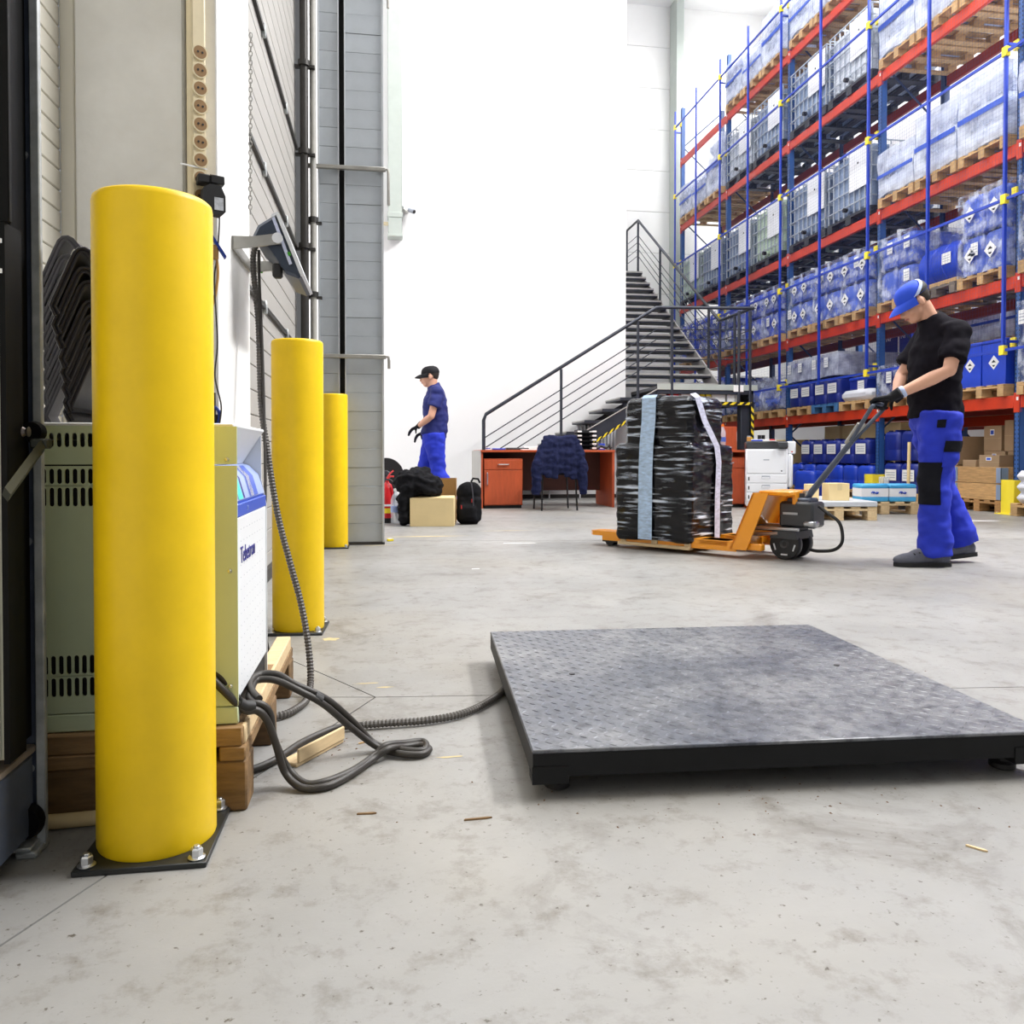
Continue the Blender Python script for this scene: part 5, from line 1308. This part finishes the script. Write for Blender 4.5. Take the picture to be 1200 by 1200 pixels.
# collar crate with cartons
cy_ = slot3('D', 0)+.02
pallet((7.19, cy_, 0), 0, 'wooden pallet under the timber collar crate at the rack foot', 'wood_grain', 'pallets on the floor')
t = thing('collar_crate', 'wooden collar crate with steel corners on a pallet at the rack foot', 'crate', (7.19, cy_, .145))
for k in range(2):
    z = k*.20; mt = 'wood_grain_y'
    MB(mt).box(0,-.385,z+.002,.022,.385,z+.197,.003).build('collar_board', t); MB(mt).box(1.178,-.385,z+.002,1.2,.385,z+.197,.003).build('collar_board', t)
    MB(mt).box(.0,-.40,z+.002,1.2,-.378,z+.197,.003).build('collar_board', t); MB(mt).box(.0,.378,z+.002,1.2,.40,z+.197,.003).build('collar_board', t)
    for y in (-1, 1): 
        a, b = sorted((y*.33, y*.408)); MB('collar_steel').box(-.006,a,z+.01,.0,b,z+.19).box(-.006,min(y*.402,y*.408),z+.01,.09,max(y*.402,y*.408),z+.19).build('corner_hinge', t)
def carton(lab, x, y, z, w, d, h, rz=0, m='card_brown', lbl=True):
    t = thing('cardboard_carton', lab, 'carton', (x, y, z), rz, 'brown cartons over the crate')
    MB(m).box(0,-w/2,0,d,w/2,h,.003).build('carton_body', t)
    if lbl: MB('paper').box(-.002,-.03,h*.62,0,.04,h*.86).M('mach_blue').box(-.0026,-.022,h*.66,-.0019,.032,h*.82).build('blue_label', t)
    MB('tape').box(-.0015,-w/2-.001,h*.5,.0,w/2+.001,h*.505).build('seam_tape', t); return t
solo(MB('card_brown').box(0,-.35,0,1.1,.35,.36,.004), 'cardboard_carton', 'large plain carton lying inside the collar crate', 'carton', (7.24, cy_, .15), 0, 'brown cartons over the crate')
carton('small tilted carton at the right front of the crate top', 7.22, cy_-.17, .515, .26, .3, .17, .25)
carton('flat dark carton at the left front of the crate top', 7.23, cy_+.18, .515, .24, .3, .11, -.05, lbl=False)
carton('middle row carton at the right behind the tilted one', 7.60, cy_-.20, .515, .36, .4, .22)
carton('middle row carton at the left behind the flat one', 7.60, cy_+.20, .515, .36, .4, .22)
carton('big upper carton at the right with two blue labels', 7.62, cy_-.15, .737, .42, .42, .38)
carton('upper carton at the left with a long white label', 7.62, cy_+.26, .737, .30, .42, .32)
pallet((FX-.05, slot3('D', 1)+.03, 0), 0, 'wooden pallet under the brown cartons left of the collar crate', 'wood', 'pallets on the floor')
carton('lowest pale carton left of the collar crate', 7.30, slot3('D',1)+.03, .145, .70, .9, .42)
carton('second pale carton left of the collar crate', 7.32, slot3('D',1)-.13, .565, .40, .6, .36)
carton('third pale carton left of the collar crate, behind the man', 7.32, slot3('D',1)+.26, .565, .36, .6, .30, lbl=False)
# sacks at the right edge
pallet((7.02, 7.80, 0), 0, 'wooden pallet under white sacks at the right edge', 'wood', 'pallets on the floor')
for k in range(3):
    for j in range(2): solo(MB('sack').box(0,-.37,0,.58,.37,.125,.055), 'white_sack', f'white sack at the right edge, {["bottom","middle","top"][k]} layer, {["front","rear"][j]}', 'sack', (7.03+.595*j, 7.80, .145+.122*k), 0, 'white sacks at the right edge')
# ================================================================= THINGS IN THE AISLE
# pallets standing in the aisle
t = pallet((4.36, 7.93, 0), R(-9), '__', 'wood_pale', 'pallets in the aisle'); t['label'] = 'pale wooden pallet in the aisle under a grey sheet, behind the truck handle'
t.location = (4.73, 7.88, 0); t.rotation_euler = (0, 0, R(81))
solo(MB('sheet_grey').box(-.01,-.40,0,1.15,.40,.055,.006), 'grey_sheet_pack', 'flat grey sheet pack lying on the pale aisle pallet', 'sheet pack', (4.73, 7.88, .145), R(81))
solo(MB('card').box(-.11,-.10,0,.11,.10,.185,.003).M('tape').box(-.02,-.1008,.11,.03,-.1,.186), 'cardboard_box', 'small pale cardboard box on the grey sheet pack', 'box', (4.83, 8.12, .20), R(-9))
solo(MB('card').box(-.06,-.06,0,.06,.06,.175,.003), 'cardboard_box', 'narrow cardboard box left on the grey sheet pack behind handle', 'box', (4.57, 8.16, .20), R(-9))
t = pallet((5.30, 8.95, 0), R(-9), 'pale wooden pallet in the aisle under the blue and white boxes', 'wood_pale', 'pallets in the aisle'); 
t.location = (5.74, 8.60, 0); t.rotation_euler = (0, 0, R(81))
def bw_box(lab, x, y, rz):
    t = thing('blue_white_box', lab, 'box', (x, y, .145), rz, 'blue and white boxes')
    MB('box_white').box(-.155,-.13,.058,.155,.13,.155).build('box_band', t); MB('box_ltblue').box(-.158,-.133,0,.158,.133,.060,.012).build('box_base', t); MB('box_ltblue').box(-.158,-.133,.152,.158,.133,.205,.014).build('box_lid', t)
    mb = MB('mach_blue').tube([(-.045,-.132,.10),(-.03,-.132,.115),(-.015,-.132,.115),(.0,-.132,.105),(.015,-.132,.095),(.03,-.132,.097),(.04,-.132,.11)], .007, 6).tube([(-.03,-.132,.115),(-.012,-.132,.095)], .007, 6).tube([(.018,-.132,.115),(.032,-.132,.097)], .007, 6); mb.build('logo', t)
bw_box('left blue and white box with a blue logo on aisle pallet', 5.65, 8.76, R(-9)); bw_box('right blue and white box on aisle pallet beside his leg', 5.97, 8.71, R(-9))
solo(MB('clear_bottle').box(-.05,-.04,0,.05,.04,.28,.01).M('paper').box(-.03,-.0405,.2,.03,-.04,.26), 'plastic_pack', 'clear plastic pack standing behind the right blue and white box', 'pack', (6.00, 9.02, .145))
solo(MB('paper').box(0,0,0,.28,.22,.012,.002), 'white_board', 'thin white board leaning out left of the blue box', 'board', (5.42, 9.30, .147), .2)
t = thing('broom_stick', 'tan broom handle leaning behind the man by his hip', 'broom', (6.55, 9.35, 0)); MB('card').cyl((0,0,.03), (.05,.05,.85), .02, n=10).build('broom_handle', t); MB('haz_black').box(-.12,-.03,0,.12,.03,.05).build('broom_head', t)
t = thing('black_posts', 'pair of black tubes standing upright right of the copier', 'tubes', (5.55, 11.35, 0)); MB('haz_black').box(-.10,-.06,0,.10,.06,.02).build('stand_foot', t)
for x in (-.03, .03): MB('haz_black').cyl((x,0,.02), (x,0,.98), .026, n=12).build('tube', t)

# ---------------------------------------------------------------- pallet truck and wrapped load
TR = (2.336, 5.545, 0); TA = math.atan2(-.788, .616)
t = thing('pallet_truck', 'orange hand pallet truck carrying the black wrapped load', 'pallet truck', TR, TA)
for v in (-.19, .19):
    mb = MB('orange').prism([(-.90,-.055),(-.87,-.08),(.33,-.08),(.33,.08),(-.87,.08),(-.90,.055)], .078, .112)
    mb.box(-.78, -.079, .045, .33, -.072, .08).box(-.78, .072, .045, .33, .079, .08).box(.05,-.08,.045,.27,.08,.112,.006)
    f = mb.build('fork', t); f.location = (0, v, 0)
    MB('wheel_black').cyl((-.74,v-.04,.040), (-.74,v+.04,.040), .040, n=18).build('load_roller', t)
    MB('rail_dark').box(-.80,v-.05,.03,-.66,v-.043,.07).box(-.80,v+.043,.03,-.66,v+.05,.07).build('roller_bracket', t)
MB('orange').prism([(.285,.060),(.405,.060),(.560,.445),(.450,.445)], -.275, -.262, 'y').build('side_cheek', t)
MB('orange').prism([(.285,.060),(.405,.060),(.560,.445),(.450,.445)], .262, .275, 'y').build('side_cheek', t)
MB('orange').prism([(.285,.060),(.300,.060),(.465,.445),(.450,.445)], -.275, .275, 'y').build('front_plate', t)
MB('orange').box(.445, -.18, .425, .66, .18, .455, .006).box(.64,-.10,.36,.665,.10,.455,.004).build('top_bracket', t)
for v in (-.25, .19): MB('orange').box(.30, v, .060, .50, v+.06, .105, .006).build('push_arm', t)
MB('copier_dark').box(.55, -.10, .215, .78, .10, .385, .015).cyl((.66,0,.38), (.66,0,.44), .045, n=16).build('pump_body', t)
MB('kettle_silver').cyl((.70,.0,.38), (.70,.0,.455), .028, n=14).build('pump_piston', t)
MB('kettle_silver').box(.72,-.115,.225,.80,-.03,.262,.01).build('valve_block', t)
MB('kettle_silver').box(.58,-.104,.30,.68,-.098,.315).build('pump_plate', t)
mb = MB('copier_dark'); mb.box(.35,-.12,.185,.66,.12,.215,.006); mb.build('swivel_plate', t)
MB('kettle_silver').tube([(.36,-.13,.205),(.70,-.13,.205)], .012, 8).tube([(.36,-.13,.155),(.56,-.13,.175)], .012, 8).tube([(.36,.13,.205),(.70,.13,.205)], .012, 8).build('link_rod', t)
MB('copier_dark').prism([(.50,.14),(.69,.14),(.68,.19),(.52,.19)], -.13, .13, 'y').build('fork_yoke', t)
for v in (-.085, .085):
    w = MB('wheel_black').lathe([(.03,-.028),(.098,-.028),(.104,-.02),(.104,.02),(.098,.028),(.03,.028)], 36, (.595,v,.104), 'y').build('steer_wheel', t)
    s = -1 if v < 0 else 1
    mb = MB('copier_dark').lathe([(.001,s*.024),(.028,s*.032),(.034,s*.027)], 20, (.595,v,.104), 'y'); mb.build('hub', w)
    mb = MB('lamp_rim')
    for k in range(5):
        a = R(90+72*k+36); c, q = math.cos(a), math.sin(a); px_, pz_ = .595+.070*c, .104+.070*q
        mb.tube([(px_-q*.022, v+s*.0285, pz_+c*.022), (px_+q*.022, v+s*.0285, pz_-c*.022)], .0055, 6)
    mb.build('rim_mark', w)
MB('haz_black').tube(smooth_path([(.80,-.05,.36),(.86,-.06,.32),(.93,-.06,.27),(.955,-.06,.20),(.95,-.06,.13),(.90,-.06,.085),(.80,-.06,.070),(.74,-.05,.075)], 6), .011, 8).build('foot_pedal', t)
HB, HT = Vector((.66, 0, .36)), Vector((1.13, 0, .965)); hd = (HT-HB).normalized()
MB('steel_blue').tube([HB, HB.lerp(HT, .12), HB.lerp(HT, .62), HB.lerp(HT, .70)], [(.042,.024),(.027,.021),(.022,.017),(.022,.018)], 12, side=(0,1,0)).build('tiller', t)
MB('steel_blue').box(.59, -.07, .375, .75, .07, .41, .01).build('tiller_base', t)
A0 = HB.lerp(HT, .70)
lp = [A0+Vector((0,-.02,0)), HB.lerp(HT,.80)+Vector((0,-.045,0)), HT+Vector((0,-.10,0)), HT+hd*.04+Vector((0,-.10,0)), HT+hd*.055+Vector((0,0,0)), HT+hd*.04+Vector((0,.10,0)), HT+Vector((0,.10,0)), HB.lerp(HT,.80)+Vector((0,.045,0)), A0+Vector((0,.02,0))]
MB('steel_blue').tube(smooth_path(lp, 5), .0125, 10).build('grip_loop', t)
MB('bracket_steel').tube([HB.lerp(HT,.66)+Vector((-.012,-.012,.01)), HB.lerp(HT,.86)+Vector((-.012,-.05,.01))], .014, 8).tube([HB.lerp(HT,.66)+Vector((-.012,.012,.01)), HB.lerp(HT,.86)+Vector((-.012,.05,.01))], .014, 8).build('release_lever', t)
MB('paper').box(.0, -.012, 0, .05, .012, .002).build('control_label', t).matrix_local = Matrix.Translation(HB.lerp(HT,.66)+Vector((-.016,0,.022))) @ Matrix.Rotation(-math.atan2(hd.z, hd.x), 4, 'Y')

lt = thing('half_pallet', 'wooden half pallet under the black wrapped load', 'pallet', (2.336, 5.545, .113), TA)
for v in (-.24, -.12, 0, .12, .24): MB('wood_pale').box(-.615, v-.04, .0, -.02, v+.04, .020, .003).build('deck_board', lt)
for v in (-.268, .268):
    MB('wood_pale').box(-.618, v-.03, -.085, -.010, v+.03, -.062, .003).build('bottom_board', lt)
    for u in (-.60, -.315, -.03): MB('wood_pale').box(u*.96-.03, v-.016, -.062, u*.96+.02, v+.016, .0, .003).build('block', lt)
ld = thing('wrapped_load', 'tall load wrapped in black film with two pale straps', 'wrapped load', (2.336, 5.545, .134), TA)
bb = MB('wrap_black'); bb.box(-.640,-.314,-.064,.010,.314,.635,.028); bb.box(-.57,-.285,.55,-.012,.19,.975,.035)
rm = remesh(bb, 'black_film', ld, .010, 3, .008, 6)
push(rm.data, lambda p: .006*noise.noise((p.x*5+3, p.y*5, p.z*24))+.004*noise.noise((p.x*9, p.y*9+2, p.z*42)))
cf = rm.data.copy(); cf.materials.clear(); cf.materials.append(MATS['film_glints']); push(cf, lambda p: .004); ob('glint_shell', cf, ld)  # added shell, its pale streaks are painted highlights of the black film
def strap(pts, w, mat, axis):
    # flat strip following the wrapped faces
    wv = Vector(axis)*w/2; mb = MB(mat); P = [Vector(p) for p in pts]
    vs = []; fs = []
    for p in P: vs += [p-wv, p+wv]
    fs = [(2*i, 2*i+1, 2*i+3, 2*i+2) for i in range(len(P)-1)]; mb.add(vs, fs); return mb
nrm = .013
strap([(-.34,.15,.99),(-.34,-.28,.992),(-.342,-.300,.97),(-.344,-.303,.80),(-.346,-.326,.63),(-.35,-.331,.45),(-.352,-.331,.25),(-.354,-.331,.02),(-.355,-.330,-.05)], .118, 'strap', (1,0,0)).build('strap', ld)
strap([(-.03,-.22,.992),(.004,-.215,.965),(.008,-.12,.80),(.022,.03,.62),(.026,.05,.5),(.027,.03,.25),(.026,.03,-.05)], .075, 'strap_pale', (0,1,.15)).build('strap', ld)
# ================================================================= PEOPLE
def limb(mb, pts, rs, n=14):
    mb.tube(pts, rs, n)
    for p, r in zip(pts, rs):
        r = max(r) if isinstance(r, tuple) else r
        mb.ball(p, r*.985, 12, 8)
def glove(name, par, wrist, grip, axis, up, mat, voxel=.005, s=1.0, closed=True):
    # palm plus five fingers closed round a bar that runs along `axis` through `grip`
    mb = MB(mat); W = Vector(wrist); G = Vector(grip); ax = Vector(axis).normalized(); d = (G-W).normalized()
    d = (d-ax*d.dot(ax)).normalized(); nrm_ = ax.cross(d).normalized()
    if nrm_.dot(Vector(up)) < 0: nrm_ = -nrm_
    K = G+nrm_*.030*s-d*.022*s                       # knuckle line centre, above the bar
    for k, (o, L) in enumerate(((-.033,.92),(-.011,1.0),(.011,.97),(.033,.82))):
        b = K+ax*o*s
        mb.tube([W+ax*o*.55*s, W.lerp(b,.5)+ax*o*.12*s, b], [.017*s,.015*s,.0115*s], 10)
        p1 = b+(d*.034+nrm_*-.002)*s*L; p2 = b+(d*.046-nrm_*.034)*s*L; p3 = b+(d*.022-nrm_*.052)*s*L
        if not closed: p1 = b+(d*.036-nrm_*.004)*s*L; p2 = b+(d*.064-nrm_*.011)*s*L; p3 = b+(d*.088-nrm_*.024)*s*L
        mb.tube([b, p1, p2, p3], [.0112*s,.0105*s,.0095*s,.0085*s], 10)
        for p, r in ((b,.0115),(p1,.0105),(p2,.0095),(p3,.0085)): mb.ball(p, r*s, 8, 6)
    tb = W.lerp(K,.35)-ax*.030*s; t1 = tb+(d*.032-ax*.012-nrm_*.014)*s; t2 = t1+(d*.020-nrm_*.026+ax*.008)*s
    mb.tube([W.lerp(K,.25)-ax*.012*s, tb, t1, t2], [.014*s,.013*s,.0115*s,.009*s], 10); mb.ball(t2,.009*s,8,6)
    mb.tube([W-d*.055*s, W-d*.01*s, W+d*.02*s], [.036*s,.032*s,.030*s], 12)
    return remesh(mb, name, par, voxel, 2)
def head_frame(c, pitch, roll=0): return Matrix.Translation(Vector(c)) @ Matrix.Rotation(R(pitch), 4, 'Y')
def person(name, label, loc, rz, J, shirt, trousers, capm, cap2, gl=True, patch=True, shoe='shoe_grey'):
    t = thing(name, label, 'person', loc, rz)
    Hm = head_frame(J['head'], J['pitch']); hp = lambda x, y, z: Hm @ Vector((x, y, z))
    # body: head, neck, torso core, arms - one continuous skin
    mb = MB('skin'); rot = Hm.to_3x3()
    mb.ball(hp(-.012,0,.028), (.100,.077,.094), 20, 14, rot); mb.ball(hp(.030,0,-.030), (.066,.061,.088), 18, 12, rot); mb.ball(hp(.050,0,-.088), (.042,.042,.032), 14, 10, rot)
    mb.ball(hp(.074,0,.016), (.022,.050,.013), 12, 8, rot); mb.tube([hp(.086,0,.006), hp(.106,0,-.020), hp(.114,0,-.036)], [.008,.011,.014], 10); mb.ball(hp(.112,0,-.036), .0145*1.0, 10, 8)
    for s in (-1, 1): mb.ball(hp(.100,s*.012,-.040), .0095, 8, 6); mb.ball(hp(-.006,s*.079,-.016), (.020,.009,.031), 10, 8, rot); mb.ball(hp(.062,s*.036,-.036), (.026,.024,.028), 10, 8, rot)
    mb.ball(hp(.088,0,-.066), (.016,.026,.014), 10, 8, rot)
    limb(mb, [hp(-.030,0,-.045), J['neck'], J['chest']], [.056,.058,.07])
    for S in ('L', 'R'): limb(mb, [J['sh'+S], J['el'+S], Vector(J['el'+S]).lerp(Vector(J['wr'+S]),.3), J['wr'+S]], [.050,.041,.043,.027])
    for a in ('L', 'R'): mb.tube([J['chest'], J['sh'+a]], [.06,.045], 12)
    limb(mb, [J['chest'], J['waist'], J['pelvis']], [.085,.08,.085])
    remesh(mb, 'body', t, .0075, 4)
    # face details
    for s in (-1, 1):
        e = MB('eye_white').ball((0,0,0), .0125, 12, 8).build('eye', t); e.location = hp(.079, s*.030, -.006)
        i = MB('eye_dark').ball((0,0,0), .0068, 10, 6).build('iris', e); i.location = (hp(.079+.0085,s*.0305,-.009)-hp(.079,s*.030,-.006))
        b = MB('hair').tube([hp(.089,s*.016,.020), hp(.088,s*.032,.024), hp(.078,s*.048,.019)], [.003,.0042,.0025], 6).build('eyebrow', t)
    MB('lips').tube([hp(.095,-.022,-.068), hp(.103,-.010,-.065), hp(.104,.010,-.065), hp(.095,.022,-.068)], [.003,.006,.006,.003], 8).build('mouth', t)
    hb = MB('hair'); hb.ball(hp(-.026,0,.030), (.092,.079,.082), 20, 12, rot); hb.ball(hp(-.052,0,-.006), (.055,.066,.050), 16, 10, rot)
    for s in (-1, 1): hb.ball(hp(.022,s*.068,.015), (.018,.012,.035), 10, 8, rot)
    remesh(hb, 'hair', t, .008, 3, .002, 60)
    # cap: dome, band, brim, button
    c = MB(capm); n = 24; vs = []; rings = [(.108,.030,1.0),(.109,.050,1.0),(.102,.078,1),(.084,.102,1),(.052,.118,1),(.016,.123,1)]
    for r, z, _ in rings:
        for k in range(n): a = 2*math.pi*k/n; vs.append(hp(-.014+r*math.cos(a), r*.80*math.sin(a), z))
    fs = [(i*n+k, i*n+(k+1)%n, (i+1)*n+(k+1)%n, (i+1)*n+k) for i in range(len(rings)-1) for k in range(n)]; fs += [tuple((len(rings)-1)*n+k for k in range(n)), tuple(range(n-1,-1,-1))]
    c.add(vs, fs); cp = c.build('cap', t, 60)
    c = MB(capm)
    def brim(u, v):
        a = (u-.5)*R(150); r0 = .104; x = -.014+(r0+.088*v*math.cos(a)**.6)*math.cos(a) if abs(a) < R(89) else 0; y = (r0*.82+.0*v)*math.sin(a)*(1+.04*v)
        return hp(x, y, .032-.030*v*v-.35*y*y*v*8)
    c.sheet(brim, 14, 5, .005); c.build('cap_brim', cp, 60)
    if cap2:
        def dome(a, z, off):
            rr = rings[0][0]
            for (r0, z0, _), (r1, z1, _2) in zip(rings, rings[1:]):
                if z0 <= z <= z1: rr = r0+(r1-r0)*(z-z0)/(z1-z0)
            return hp(-.014+(rr+off)*math.cos(a), (rr*.80+off)*math.sin(a), z+off*.5)
        for sg in (1, -1):
            c = MB('ink_black'); c.sheet(lambda u, v: dome(sg*R(84+66*v+(182-84-66*v)*u), .031+.078*v, .0022), 12, 8, .0015); c.build('cap_back', cp, 60)
            c = MB(cap2); c.sheet(lambda u, v: dome(sg*R(70+72*v+20*u), .031+.080*v, .0042), 4, 12, .002); c.build('cap_stripe', cp, 60)
    # shirt
    sb = MB(shirt); ch, wa, pe = Vector(J['chest']), Vector(J['waist']), Vector(J['pelvis'])
    sb.tube([pe+Vector((.005,0,-.02)), pe.lerp(wa,.5), wa, wa.lerp(ch,.5), ch, ch+Vector((-.008,0,.10)), Vector(J['neck'])-Vector((.022,0,.030)), Vector(J['neck'])+Vector((-.004,0,.012))], [(.185,.155),(.182,.150),(.178,.145),(.190,.150),(.205,.145),(.170,.120),(.095,.092),(.074,.074)], 24, side=(0,1,0))
    for S in ('L','R'):
        sh, el = Vector(J['sh'+S]), Vector(J['el'+S]); sb.ball(sh, .070, 14, 10); sb.tube([Vector(J['neck'])+Vector((-.03,0,-.045)), Vector(J['neck']).lerp(sh,.55)+Vector((-.012,0,-.012)), sh], [.075,.074,.073], 14); sb.tube([ch.lerp(sh,.5)+Vector((0,0,.0)), sh+Vector((0,0,-.01)), sh.lerp(el,.4), sh.lerp(el,J['sleeve'])], [.10,.080,.080,.081], 14)
    remesh(sb, 'shirt', t, .011, 4, .014, 8)
    # trousers
    tb = MB(trousers); tb.tube([pe+Vector((0,0,.06)), pe, pe+Vector((0,0,-.10))], [(.170,.140),(.178,.148),(.165,.130)], 20, side=(0,1,0))
    for S in ('L','R'):
        hpj, kn, an = Vector(J['hip'+S]), Vector(J['kn'+S]), Vector(J['an'+S])
        tb.tube([hpj+Vector((0,0,.06)), hpj.lerp(kn,.25), hpj.lerp(kn,.6), kn, kn.lerp(an,.4), kn.lerp(an,.75), an+Vector((0,0,-.035))], [.128,.125,.105,.094,.093,.098,.098], 18)
    tro = remesh(tb, 'trousers', t, .012, 4, .015, 8)
    if patch:
        from mathutils.bvhtree import BVHTree
        bv = BVHTree.FromPolygons([v.co for v in tro.data.vertices], [tuple(p.vertices) for p in tro.data.polygons])
        kn, hpj, an = Vector(J['knL']), Vector(J['hipL']), Vector(J['anL'])
        def onleg(s_, ang, off):
            # a point on the trouser leg: s_ runs hip (0) - knee (1) - ankle (2)
            q = hpj.lerp(kn, s_) if s_ <= 1 else kn.lerp(an, s_-1); d = Vector((math.cos(ang), math.sin(ang), 0))
            h = bv.ray_cast(q+d*.4, -d, .42); return (h[0] if h[0] else q+d*.1)+d*off
        def legpatch(name, mt, s0, s1, a0, a1, off, th):
            p = MB(mt); p.sheet(lambda u, v: onleg(s1+(s0-s1)*v, R(a0+(a1-a0)*u), off), 12, 10, th); return p.build(name, t, 60)
        legpatch('knee_patch', 'patch_black', .63, 1.28, -50, 84, .006, .010)
        legpatch('pocket_flap', 'patch_black', .30, .47, 78, 138, .014, .014)
        legpatch('thigh_pocket', trousers, .44, .70, 80, 134, .009, .011)
        legpatch('side_pocket', 'patch_black', -.02, .10, 52, 74, .006, .008)
    # shoes
    for S in ('L','R'):
        an, toe = Vector(J['an'+S]), Vector(J['toe'+S]); d = (toe-an); d.z = 0; L = d.length; d.normalize(); sd2 = Vector((-d.y, d.x, 0)); tilt = J.get('tilt'+S, 0)
        base = Vector((an.x, an.y, 0)); M_ = Matrix.Translation(base+Vector((0,0,J.get('lift'+S,0)))) @ Matrix((d, sd2, Vector((0,0,1)))).transposed().to_4x4() @ Matrix.Rotation(R(tilt), 4, 'Y')
        sbm = MB(shoe); sbm.X = M_
        sbm.ball((L*.62,0,.045), (.115,.044,.042), 14, 10); sbm.ball((L*.30,0,.062), (.11,.041,.055), 14, 10); sbm.ball((-.03,0,.055), (.065,.038,.060), 14, 10); sbm.tube([(0,0,.05),(0,0,.12)], [.05,.046], 12); sbm.ball((L*.78,0,.042), (.085,.044,.036), 12, 8)
        sh_ = remesh(sbm, 'shoe', t, .008, 3)
        so = MB('sole'); so.X = M_
        out = [(-.092,-.02),(-.075,-.038),(0,-.040),(L*.45,-.042),(L*.80,-.048),(L+.010,-.030),(L+.028,0),(L+.010,.030),(L*.80,.048),(L*.45,.042),(0,.040),(-.075,.038),(-.092,.02)]
        so.prism(out, .002, .026).build('sole', sh_)
        la = MB('ink_black'); la.X = M_
        for k in range(3): la.tube([(L*.36+k*.03,-.034,.098-k*.010),(L*.37+k*.03,0,.112-k*.011),(L*.36+k*.03,.034,.098-k*.010)], .0042, 6)
        la.build('lace', sh_)
    return t
# man with the pallet truck
PA = R(171); PL = Vector((3.462, 4.668, 0))
fw = Vector((math.cos(PA), math.sin(PA), 0)); lf = Vector((-math.sin(PA), math.cos(PA), 0))
hx = Vector((.616,-.788,0)); bx = Vector((.788,.616,0)); HO = Vector((2.336, 5.545, 0))
def truck_pt(u, v, z): return HO+hx*u+bx*v+Vector((0,0,z))
def to_p(w): q = w-PL; return Vector((q.dot(fw), q.dot(lf), w.z))
gp = HT+hd*.045
gL, gR = to_p(truck_pt(gp.x, -.062, gp.z)), to_p(truck_pt(gp.x, .062, gp.z)); gax = (gL-gR).normalized()
J1 = dict(head=(.150,0,1.662), pitch=36, neck=(.050,0,1.555), chest=(.0,0,1.36), waist=(.015,0,1.12), pelvis=(.0,0,.95),
          shL=(-.035,.182,1.445), shR=(-.015,-.182,1.445), elL=(.055,.255,1.205), elR=(.125,-.20,1.215), wrL=tuple(gL+Vector((-.085,.035,.050))), wrR=tuple(gR+Vector((-.085,-.010,.052))), sleeve=.74,
          hipL=(.015,.095,.90), hipR=(-.02,-.095,.90), knL=(.065,.105,.50), knR=(-.085,-.10,.49), anL=(.055,.115,.10), anR=(-.225,-.09,.150), toeL=(.29,.115,0), toeR=(-.01,-.085,0), tiltR=7, liftR=.030)
m1 = person('person', 'man in black t-shirt and blue cap pushing the pallet truck handle', PL, PA, J1, 'shirt_black', 'trouser_blue', 'cap_blue', 'cap_white')
glove('left_glove'.replace('left_','')+'', m1, J1['wrL'], gL, gax, (0,0,1), 'glove'); glove('glove', m1, J1['wrR'], gR, gax, (0,0,1), 'glove')
b = MB('cap_white').lathe([(.034,-.012),(.037,0),(.034,.012)], 16); w0 = Vector(J1['wrL'])+Vector((-.055,.012,.03)); b.build('wrist_band', m1).matrix_local = Matrix.Translation(w0) @ Vector((1,-.35,-.55)).to_track_quat('Z','Y').to_matrix().to_4x4()
# man walking along the white wall
J2 = dict(head=(.04,0,1.615), pitch=8, neck=(.005,0,1.50), chest=(-.02,0,1.30), waist=(-.03,0,1.08), pelvis=(-.01,0,.93),
          shL=(-.05,.175,1.405), shR=(-.02,-.175,1.405), elL=(.02,.235,1.135), elR=(.0,-.24,1.14), wrL=(.17,.15,1.02), wrR=(.12,-.2,.96), sleeve=.62,
          hipL=(-.01,.09,.88), hipR=(-.01,-.09,.88), knL=(-.06,.10,.48), knR=(.10,-.10,.50), anL=(-.25,.10,.13), anR=(.20,-.10,.10), toeL=(-.03,.10,0), toeR=(.43,-.10,0), tiltL=8, liftL=.035)
m2 = person('person', 'man in blue work clothes and dark cap walking beside white wall', (.575, 9.62, 0), R(176), J2, 'trouser_navy', 'trouser_blue', 'glove', None, patch=False)
glove('glove', m2, J2['wrL'], (.235,.125,.955), (.2,1,.1), (0,0,1), 'glove', .006, closed=False); glove('glove', m2, J2['wrR'], (.18,-.185,.89), (.2,1,.1), (0,0,1), 'glove', .006, closed=False)
